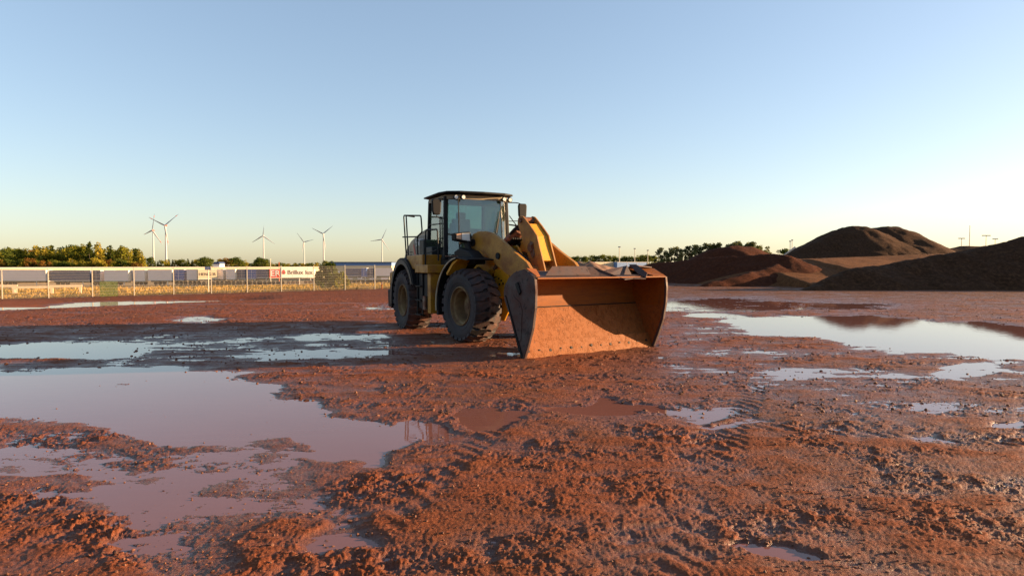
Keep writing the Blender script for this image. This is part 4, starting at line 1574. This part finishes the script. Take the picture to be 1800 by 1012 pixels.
mast(475.5, 457, 472, 150, 'left of the two short cream masts over the trailer row', .15)
mast(490.5, 463, 472, 150, 'right of the two short cream masts over the trailer row', .12, mat='orange')
mast(1088.5, 434, 466, 230, 'tallest of the three masts above the bucket', .3, .9)
mast(1115.5, 437, 466, 230, 'middle of the three masts above the bucket', .26, .7)
mast(1138.5, 440, 466, 230, 'right of the three masts above the bucket', .26, .7)
mast(1388.5, 424, 456, 200, 'left mast of the pair between the red heap and the twin heap', .22, .5)
mast(1392, 422, 456, 200, 'right mast of the pair between the red heap and the twin heap', .22, .5)
mast(1690, 419, 440, 260, 'leftmost light mast right of the twin peaked heap', .3, 2.6)
mast(1704, 398, 440, 260, 'tallest thin mast on the right skyline', .34)
mast(1733, 414, 440, 260, 'light mast with the widest head on the right skyline', .3, 3.4)
mast(1749, 420, 440, 260, 'shortest light mast nearest the right edge', .3, 2.2)
cr = P(1388, 447, 196)
gb = empty('gantry_frame', (cr.x - 2.5, 196, cr.z - 4), 0, 'small grey conveyor frame between the red heap and the twin heap', 'conveyor')
MB().beam((0, 0, 3), (4.2, 0, 6.2), .5, .5).build('conveyor_belt', M['concrete'], gb)
MB().beam((1.5, 0, 0), (2.2, 0, 4.4), .2).beam((3.4, 0, 0), (3.0, 0, 5.2), .2).beam((1.8, 0, 2), (3.2, 0, 2.4), .15).build('support', M['concrete'], gb)


# --- wind turbines
def turbine(u, v, vb, D, blades, label, red):
    hub = P(u, v, D)
    g = P(u, vb, D)
    zb = -5.0
    r = empty('wind_turbine', (hub.x, D, zb), 0, label, 'wind turbine', 'wind turbines on the horizon')
    H = hub.z - zb
    MB().tube([(0, 0, 0), (0, 0, H * .5), (0, 0, H - 2)], [2.6, 2.0, 1.35], 20).build('tower', M['turbine'], r, auto=True)
    MB().tube([(0, 5, H), (0, 3, H), (0, -2.5, H)], [1.6, 2.3, 2.0], 14).build('nacelle', M['turbine_red'] if red else M['turbine'], r, auto=True)
    MB().tube([(0, -2.5, H), (0, -4, H), (0, -5.4, H)], [1.9, 1.7, .4], 14).build('hub', M['turbine_red'] if red else M['turbine'], r, auto=True)
    for (bu, bv) in blades:
        ln = math.hypot(bu - u, bv - v) / F_PX * D
        an = math.atan2(-(bv - v), bu - u)
        d = Vector((math.cos(an), 0, math.sin(an)))
        e = Vector((-math.sin(an), 0, math.cos(an)))
        m = MB()
        st = [(0, 1.1, 1.1), (.12, 2.0, .7), (.25, 2.0, .5), (.6, 1.15, .3), (.9, .65, .2), (1, .25, .1)]
        vs = []
        for t, c, th in st:
            o = Vector((0, -3.9, H)) + d * (ln * t)
            k = e * .9 + Vector((0, .43, 0))
            q = Vector((0, 1, 0)) * .9 - e * .43
            for kk in range(8):
                a = 2 * math.pi * kk / 8
                vs.append(o + k * (c * math.cos(a)) + q * (th * math.sin(a)))
        fs = []
        for i in range(len(st) - 1):
            for kk in range(8):
                l2 = (kk + 1) % 8
                fs.append((i * 8 + kk, i * 8 + l2, (i + 1) * 8 + l2, (i + 1) * 8 + kk))
        m.add(vs, fs)
        b = m.build('blade', M['turbine'], r, smooth=True)
        if red:
            rm = MB()
            for t0, t1 in ((.78, .88),):
                o0 = Vector((0, -3.9, H)) + d * (ln * t0)
                o1 = Vector((0, -3.9, H)) + d * (ln * t1)
                rm.tube([o0, o1], .85, 8)
            rm.build('red_band', M['turbine_red'], b)


turbine(291, 396.5, 461, 1600, [(263, 382), (315.5, 376.5), (297, 431)], 'largest wind turbine with a raised vee of blades and red nacelle', True)
turbine(269, 405, 458, 1800, [(254, 412.5), (273.5, 376), (286, 429)], 'wind turbine with upright blade just left of the largest one', True)
turbine(463, 414.5, 456, 2150, [(443, 426.5), (465, 397), (484, 429)], 'lone wind turbine midway along the left skyline with one upright blade', False)
turbine(534.5, 425.5, 460, 2700, [(522.5, 409), (552, 421), (531.5, 444)], 'smaller lower wind turbine left of the vee bladed one', False)
turbine(568.5, 411, 461, 2000, [(549, 401), (586, 397), (573, 439)], 'wind turbine with a wide vee of blades above the bush', False)
turbine(671.5, 421, 461, 2450, [(651, 424), (680, 402), (684.5, 440)], 'wind turbine nearest the loader cab', False)

# --- trees
def leaf_mat(name, a, b, c):
    n = NT(name)
    oi = n.n('ShaderNodeObjectInfo')
    geo = n.n('ShaderNodeNewGeometry')
    f = n.math('ADD', n.math('MULTIPLY', n.noise(.8, 3, .6, vec=geo.outputs['Position']), .75), n.math('MULTIPLY', oi.outputs['Random'], .30))
    col = n.ramp(f, [(.28, a), (.50, b), (.75, c)])
    d = n.n('ShaderNodeBsdfDiffuse')
    t = n.n('ShaderNodeBsdfTranslucent')
    n.l(col, d.inputs[0])
    n.l(col, t.inputs[0])
    m = n.n('ShaderNodeMixShader')
    m.inputs[0].default_value = .42
    n.l(d.outputs[0], m.inputs[1])
    n.l(t.outputs[0], m.inputs[2])
    return n.done(m)


M['leaf'] = leaf_mat('leaf_autumn', (.07, .085, .012), (.20, .18, .022), (.36, .27, .04))
M['leaf_dark'] = leaf_mat('leaf_dark', (.03, .055, .012), (.085, .105, .02), (.17, .17, .03))
M['leaf_grey'] = leaf_mat('leaf_grey', (.05, .06, .025), (.10, .11, .045), (.17, .17, .07))
M['needle'] = leaf_mat('needle', (.016, .032, .009), (.05, .065, .012), (.10, .10, .018))
M['leaf_rust'] = leaf_mat('leaf_rust', (.08, .04, .012), (.18, .09, .02), (.26, .13, .03))
M['bark'] = simple('bark', (.05, .035, .025), (.12, .09, .065), 6, .9)


def crown_mesh(kind, seed, n=900, leaf=.055):
    """unit tree, height 1, built of clumps of leaf cards"""
    rg = np.random.RandomState(seed)
    cl = []
    if kind == 'round':
        for i in range(26):
            a = rg.rand() * 6.28
            z = .30 + .62 * rg.rand()
            rmax = .36 * math.sin(math.pi * min(1, (z - .12) / .95)) ** .7
            r = rmax * math.sqrt(rg.rand())
            cl.append((r * math.cos(a), r * math.sin(a), z, .10 + .06 * rg.rand()))
    elif kind == 'airy':
        for i in range(20):
            a = rg.rand() * 6.28
            z = .34 + .60 * rg.rand()
            rmax = .27 * math.sin(math.pi * min(1, (z - .22) / .88)) ** .6
            r = rmax * rg.rand() ** .4
            cl.append((r * math.cos(a) * 1.15, r * math.sin(a) * 1.15, z, .06 + .05 * rg.rand()))
    elif kind == 'bush':
        for i in range(34):
            a = rg.rand() * 6.28
            z = .08 + .80 * rg.rand()
            rmax = .62 * math.sqrt(max(.03, 1 - z * z))
            r = rmax * math.sqrt(rg.rand())
            cl.append((r * math.cos(a), r * math.sin(a), z, .11 + .07 * rg.rand()))
    else:
        for i in range(40):
            t = (i + .5) / 40
            z = .10 + .88 * t
            rmax = .20 * (1 - t) + .012
            a = i * 2.4 + rg.rand()
            r = rmax * (.4 + .6 * rg.rand())
            cl.append((r * math.cos(a), r * math.sin(a), z, .035 + .06 * (1 - t)))
    cl = np.array(cl)
    w = cl[:, 3] ** 2
    idx = rg.choice(len(cl), n, p=w / w.sum())
    d = rg.normal(size=(n, 3))
    d /= np.linalg.norm(d, axis=1)[:, None]
    c = cl[idx, :3] + d * (cl[idx, 3] * rg.rand(n) ** .4)[:, None] * np.array([1, 1, .8])
    s = leaf * (.6 + .8 * rg.rand(n))
    u = rg.normal(size=(n, 3))
    u /= np.linalg.norm(u, axis=1)[:, None]
    v = np.cross(u, rg.normal(size=(n, 3)))
    v /= np.linalg.norm(v, axis=1)[:, None]
    u *= s[:, None] * .5
    v *= s[:, None] * .36
    V = np.stack([c - u - v, c + u - v * .5, c + u * .6 + v, c - u * .8 + v * .9], 1).reshape(-1, 3)
    Q = np.arange(4 * n).reshape(n, 4)
    return V, Q, cl


def tree_proto(kind, seed, mat, n=900, leaf=.055):
    V, Q, cl = crown_mesh(kind, seed, n, leaf)
    cme = fast_mesh('crown', V, Q, M[mat], False)
    m = MB()
    rg = random.Random(seed)
    if kind == 'bush':
        for i in range(6):
            c = cl[rg.randrange(len(cl))]
            m.tube([(0, 0, 0), (c[0] * .5, c[1] * .5, c[2] * .5), tuple(c[:3])], [.014, .010, .004], 5)
    else:
        m.tube([(0, 0, -.03), (.006, .004, .25), (-.004, .006, .6), (0, 0, .88)], [.022, .016, .009, .003], 7)
        for i in range(7):
            c = cl[rg.randrange(len(cl))]
            z0 = max(.18, c[2] - .22)
            m.tube([(0, 0, z0), (c[0] * .5, c[1] * .5, (z0 + c[2]) / 2), tuple(c[:3])], [.009, .006, .003], 5)
    return cme, m.mesh('trunk', M['bark'])


PROTO = {}
for kd, mt, cnt in (('round', 'leaf', 3), ('round', 'leaf_dark', 3), ('airy', 'leaf_grey', 3), ('needle', 'needle', 2), ('needle', 'leaf', 2), ('round', 'leaf_rust', 1)):
    PROTO[(kd, mt)] = [tree_proto(kd, 10 * len(PROTO) + q, mt, 1100 if kd == 'round' else 800, .05 if kd != 'needle' else .045) for q in range(cnt)]
RT_ = random.Random(11)


def tree(u, vt, vb, D, kd, mt, label, group, wide=1.0, name='tree', cat='tree'):
    t_, b_ = P(u, vt, D), P(u, vb, D)
    H = t_.z - b_.z
    cme, tme = RT_.choice(PROTO[(kd, mt)])
    r = empty(name, (t_.x, D, b_.z), RT_.random() * 6.28, label, cat, group)
    w = wide * (.85 + .3 * RT_.random())
    for nm, me_ in (('crown', cme), ('trunk', tme)):
        o = link_mesh(nm, me_, r)
        o.scale = (H * w, H * w, H)
    return r


def top_left(u):
    xs = [-60, 0, 30, 60, 75, 100, 135, 155, 185, 210, 235, 248, 252, 262, 275, 285, 300, 320, 332, 345, 360]
    ys = [432, 433, 432, 431, 429, 429, 425, 424, 428, 430, 432, 437, 444, 455, 453, 457, 459, 457, 455, 452, 456]
    return float(np.interp(u, xs, ys))


GW = 'trees in the wood left of the wind turbines'
KL = {('round', 'leaf'): 'yellow green leafy tree in the wood above the left trailers',
      ('needle', 'leaf'): 'slender olive conifer pointing out of the left wood',
      ('needle', 'needle'): 'dark pointed conifer in the left wood',
      ('round', 'leaf_dark'): 'dark green leafy tree in the left wood',
      ('round', 'leaf_rust'): 'rust coloured tree in the left wood'}
u = -110
while u < 252:
    k = RT_.random()
    kd, mt = (('round', 'leaf') if k < .34 else ('needle', 'leaf') if k < .70 else ('needle', 'needle') if k < .80 else ('round', 'leaf_dark') if k < .92 else ('round', 'leaf_rust'))
    D = 262 + RT_.random() * 40
    off = RT_.random() ** 1.3 * 9 if kd == 'needle' else 3 + RT_.random() * 8
    tree(u, top_left(u) - 1.5 + off, 486, D, kd, mt, KL[(kd, mt)], GW, 1.0 if kd == 'round' else 1.25)
    u += 4.6 if kd == 'needle' else 7.5
u = -110
while u < 246:
    k = RT_.random()
    kd, mt = (('round', 'leaf') if k < .55 else ('round', 'leaf_dark') if k < .85 else ('round', 'leaf_rust'))
    tree(u, 452 + RT_.random() * 10, 484, 250 + RT_.random() * 8, kd, mt, 'low bushy tree at the front edge of the left wood', 'low trees along the front of the left wood', 1.2)
    u += 9.5
ORD = ['first', 'second', 'third', 'fourth', 'fifth', 'sixth', 'seventh', 'eighth', 'ninth', 'tenth', 'eleventh', 'twelfth', 'thirteenth', 'fourteenth', 'fifteenth', 'sixteenth', 'seventeenth', 'eighteenth', 'nineteenth', 'twentieth', 'twenty-first', 'twenty-second', 'twenty-third', 'twenty-fourth', 'twenty-fifth', 'twenty-sixth', 'twenty-seventh', 'twenty-eighth', 'twenty-ninth', 'thirtieth']
GF = 'far trees along the skyline between the wood and the loader'
for (u0, u1, v0, v1, step, D, lab) in ((252, 372, 457, 452, 6.5, 300, 'low dark tree below the wind turbines left of the small house'),
                                   (388, 432, 454, 453, 8, 330, 'rounded tree right of the small grey house'),
                                   (432, 560, 460, 460, 7, 380, 'small far tree over the middle of the trailer row'),
                                   (560, 700, 460, 462, 7.5, 420, 'tiny far tree behind the blue banded warehouse')):
    u = u0
    while u < u1:
        kd, mt = (('needle', 'needle') if (u < 350 and RT_.random() < .55) else ('round', 'leaf_dark') if RT_.random() < .6 else ('round', 'leaf'))
        v = v0 + (v1 - v0) * (u - u0) / (u1 - u0) + RT_.random() * 3
        tree(u, v, 478, D + RT_.random() * 20, kd, mt, lab, GF, 1.1)
        u += step * (.8 + .4 * RT_.random())
for q_, (u, v, d) in enumerate(((262, 452, 296), (360, 450, 290), (395, 453, 322), (412, 452, 320), (421, 454, 322), (452, 456, 362), (460, 452.5, 360), (468, 455, 362), (571, 457, 300), (580, 459, 380))):
    tree(u, v, 478, d, 'round', 'leaf_dark' if u != 395 else 'leaf_rust', ORD[q_] + ' from the left of the taller round trees over the low skyline trees', 'taller trees on the far skyline', 1.2)
GR = 'trees above the bucket and the red heap'
for (u0, u1, v0, v1, step, D, lab) in ((985, 1085, 449, 446, 9, 330, ' tree from the left in the dark clump above the tan heap'),
                                   (1085, 1150, 448, 447, 8, 320, ' tree from the left in the clump among the three masts')):
    u = u0
    nt_ = 0
    while u < u1:
        tree(u, v0 + (v1 - v0) * (u - u0) / (u1 - u0) + RT_.random() * 3.5, 474, D + RT_.random() * 12, 'round', 'leaf_dark', ORD[nt_] + lab, GR, 1.15)
        u += step * (.8 + .4 * RT_.random())
        nt_ += 1
u = 1158
nt_ = 0
while u < 1345:
    v = float(np.interp(u, [1155, 1175, 1200, 1230, 1260, 1290, 1330, 1345], [438, 433, 431, 427, 426, 423, 422, 430]))
    tree(u, v + RT_.random() * 3, 474, 255 + RT_.random() * 10, 'airy', 'leaf_grey', ORD[nt_] + ' tree from the left in the tall airy row behind the red heap', 'row of tall airy trees behind the red heap', 1.05)
    u += 8 + RT_.random() * 4
    nt_ += 1
for u in (1395, 1403, 1380):
    tree(u, 437, 470, 240, 'round', 'leaf_dark', 'small dark tree left of the twin peaked heap', 'small trees left of the twin heap', 1.1)

# bush by the fence
for (u, vt, vb, D, w, lab) in ((577, 461, 507, 58.5, .80, 'big dense green bush against the fence below the vee bladed turbine'),
                           (595, 476, 509, 57, .9, 'lower yellow green bush on the right flank of the big bush')):
    cme, tme = tree_proto('bush', int(u), 'leaf_dark' if u < 590 else 'leaf', 3200, .075)
    t_, b_ = P(u, vt, D), P(u, vb, D)
    H = t_.z - b_.z
    r = empty('bush', (t_.x, D, b_.z), .4, lab, 'bush')
    for nm, me_ in (('crown', cme), ('stem', tme)):
        o = link_mesh(nm, me_, r)
        o.scale = (H * w, H * w, H)

# --- grass stalks in the field beyond the fence
rg = np.random.RandomState(21)
N = 26000
gu = rg.rand(N) * 1500 - 500
tt = rg.rand(N)
s_ = -20 + rg.rand(N) * 75
dd = .8 + rg.rand(N) ** 1.6 * 75
gx = FP0[0] + FDIR[0] * s_ + FNR[0] * dd
gy = FP0[1] + FDIR[1] * s_ + FNR[1] * dd
keep = (pn(gx * .22, gy * .22, 41) + .25 * rg.rand(N)) > -.05
gx, gy, dd = gx[keep], gy[keep], dd[keep]
N = len(gx)
gz = ground_z(gx, gy, False) - .03
hh = (.12 + .34 * rg.rand(N) ** 2) * (.7 + dd / 120)
wd = .05 + .0016 * dd
a = rg.rand(N) * 6.28
lx, ly = rg.normal(size=N) * .12, rg.normal(size=N) * .12
V = np.stack([np.stack([gx - wd * np.cos(a), gy - wd * np.sin(a), gz], 1), np.stack([gx + wd * np.cos(a), gy + wd * np.sin(a), gz], 1), np.stack([gx + lx, gy + ly, gz + hh], 1)], 1).reshape(-1, 3)
n = NT('dry_grass')
pos_ = n.n('ShaderNodeNewGeometry').outputs['Position']
cg = n.ramp(n.noise(.30, 5, .65, vec=pos_, stretch=(.35, 1, 1)), [(.34, (.07, .075, .015)), (.46, (.22, .14, .03)), (.60, (.44, .26, .08))])
d1, d2 = n.n('ShaderNodeBsdfDiffuse'), n.n('ShaderNodeBsdfTranslucent')
n.l(cg, d1.inputs[0])
n.l(cg, d2.inputs[0])
mxs = n.n('ShaderNodeMixShader')
mxs.inputs[0].default_value = .35
n.l(d1.outputs[0], mxs.inputs[1])
n.l(d2.outputs[0], mxs.inputs[2])
M['grassblade'] = n.done(mxs)
tag(link_mesh('dry_grass', fast_mesh('dry_grass', V, np.arange(3 * N).reshape(N, 3), M['grassblade'], False)), 'dry golden grass covering the field beyond the mesh fence', 'grass', kind='stuff')

# --- stones and crumbs of mud lying on the yard
ico = bmesh.new()
bmesh.ops.create_icosphere(ico, subdivisions=1, radius=1)
iv = np.array([v.co[:] for v in ico.verts])
iff = np.array([[v.index for v in f.verts] for f in ico.faces])
ico.free()


def scatter(name, N, yf, smin, smax, mat, label, seed, cat, cond=None):
    rg = np.random.RandomState(seed)
    y = yf(rg.rand(N))
    x = (rg.rand(N) * 2 - 1) * .92 * (y + .3)
    z = ground_z(x, y)
    k = (z > -.012) if cond is None else cond(x, y, z)
    clus = pn(x * 1.1, y * 1.1, seed + 3) + rg.rand(N) * .5 > .0
    k = k & clus
    x, y, z = x[k], y[k], z[k]
    n = len(x)
    s = smin + (smax - smin) * rg.rand(n) ** 3
    V = iv[None] * (s[:, None, None] * (.65 + .6 * rg.rand(n, 1, 3))) * (1 + .25 * rg.normal(size=(n, len(iv), 1)))
    th = rg.rand(n) * 6.28
    cx_, sx_ = np.cos(th)[:, None], np.sin(th)[:, None]
    X = V[:, :, 0] * cx_ - V[:, :, 1] * sx_ + x[:, None]
    Y = V[:, :, 0] * sx_ + V[:, :, 1] * cx_ + y[:, None]
    Z = V[:, :, 2] * .7 + np.maximum(z, -.004)[:, None] + (s * .15)[:, None]
    VV = np.stack([X, Y, Z], 2).reshape(-1, 3)
    Q = (iff[None] + (np.arange(n) * len(iv))[:, None, None]).reshape(-1, 3)
    o = link_mesh(name, fast_mesh(name, VV, Q, mat, False))
    return tag(o, label, cat, kind='stuff')


def crumb_mat():
    n = NT('mud_crumb')
    pos = n.n('ShaderNodeNewGeometry').outputs['Position']
    return n.done(n.bsdf(n.ramp(n.noise(9, 4, .8, vec=pos), [(.3, (.05, .018, .009)), (.5, (.14, .045, .017)), (.66, (.22, .08, .034)), (.8, (.4, .22, .13))]), .8))


M['crumb'] = crumb_mat()
scatter('mud_crumbs', 17000, lambda t: 2.9 + 7 * t ** 1.3, .002, .013, M['crumb'], 'crumbs of red mud and grit strewn over the near yard', 5, 'mud crumbs')
scatter('gravel', 9000, lambda t: 7 + 20 * t ** 1.2, .007, .030, M['crumb'], 'small stones lying on the wet yard around the puddles', 6, 'gravel')
scatter('puddle_pebbles', 3600, lambda t: 3.2 + 11 * t, .004, .016, M['crumb'], 'dark pebbles poking out of the shallow puddles', 8, 'pebbles',
        cond=lambda x, y, z: (z < -.003) & (z > -.035) & (fbm(x * 1.6, y * 2.6, 3, 77) > .42))
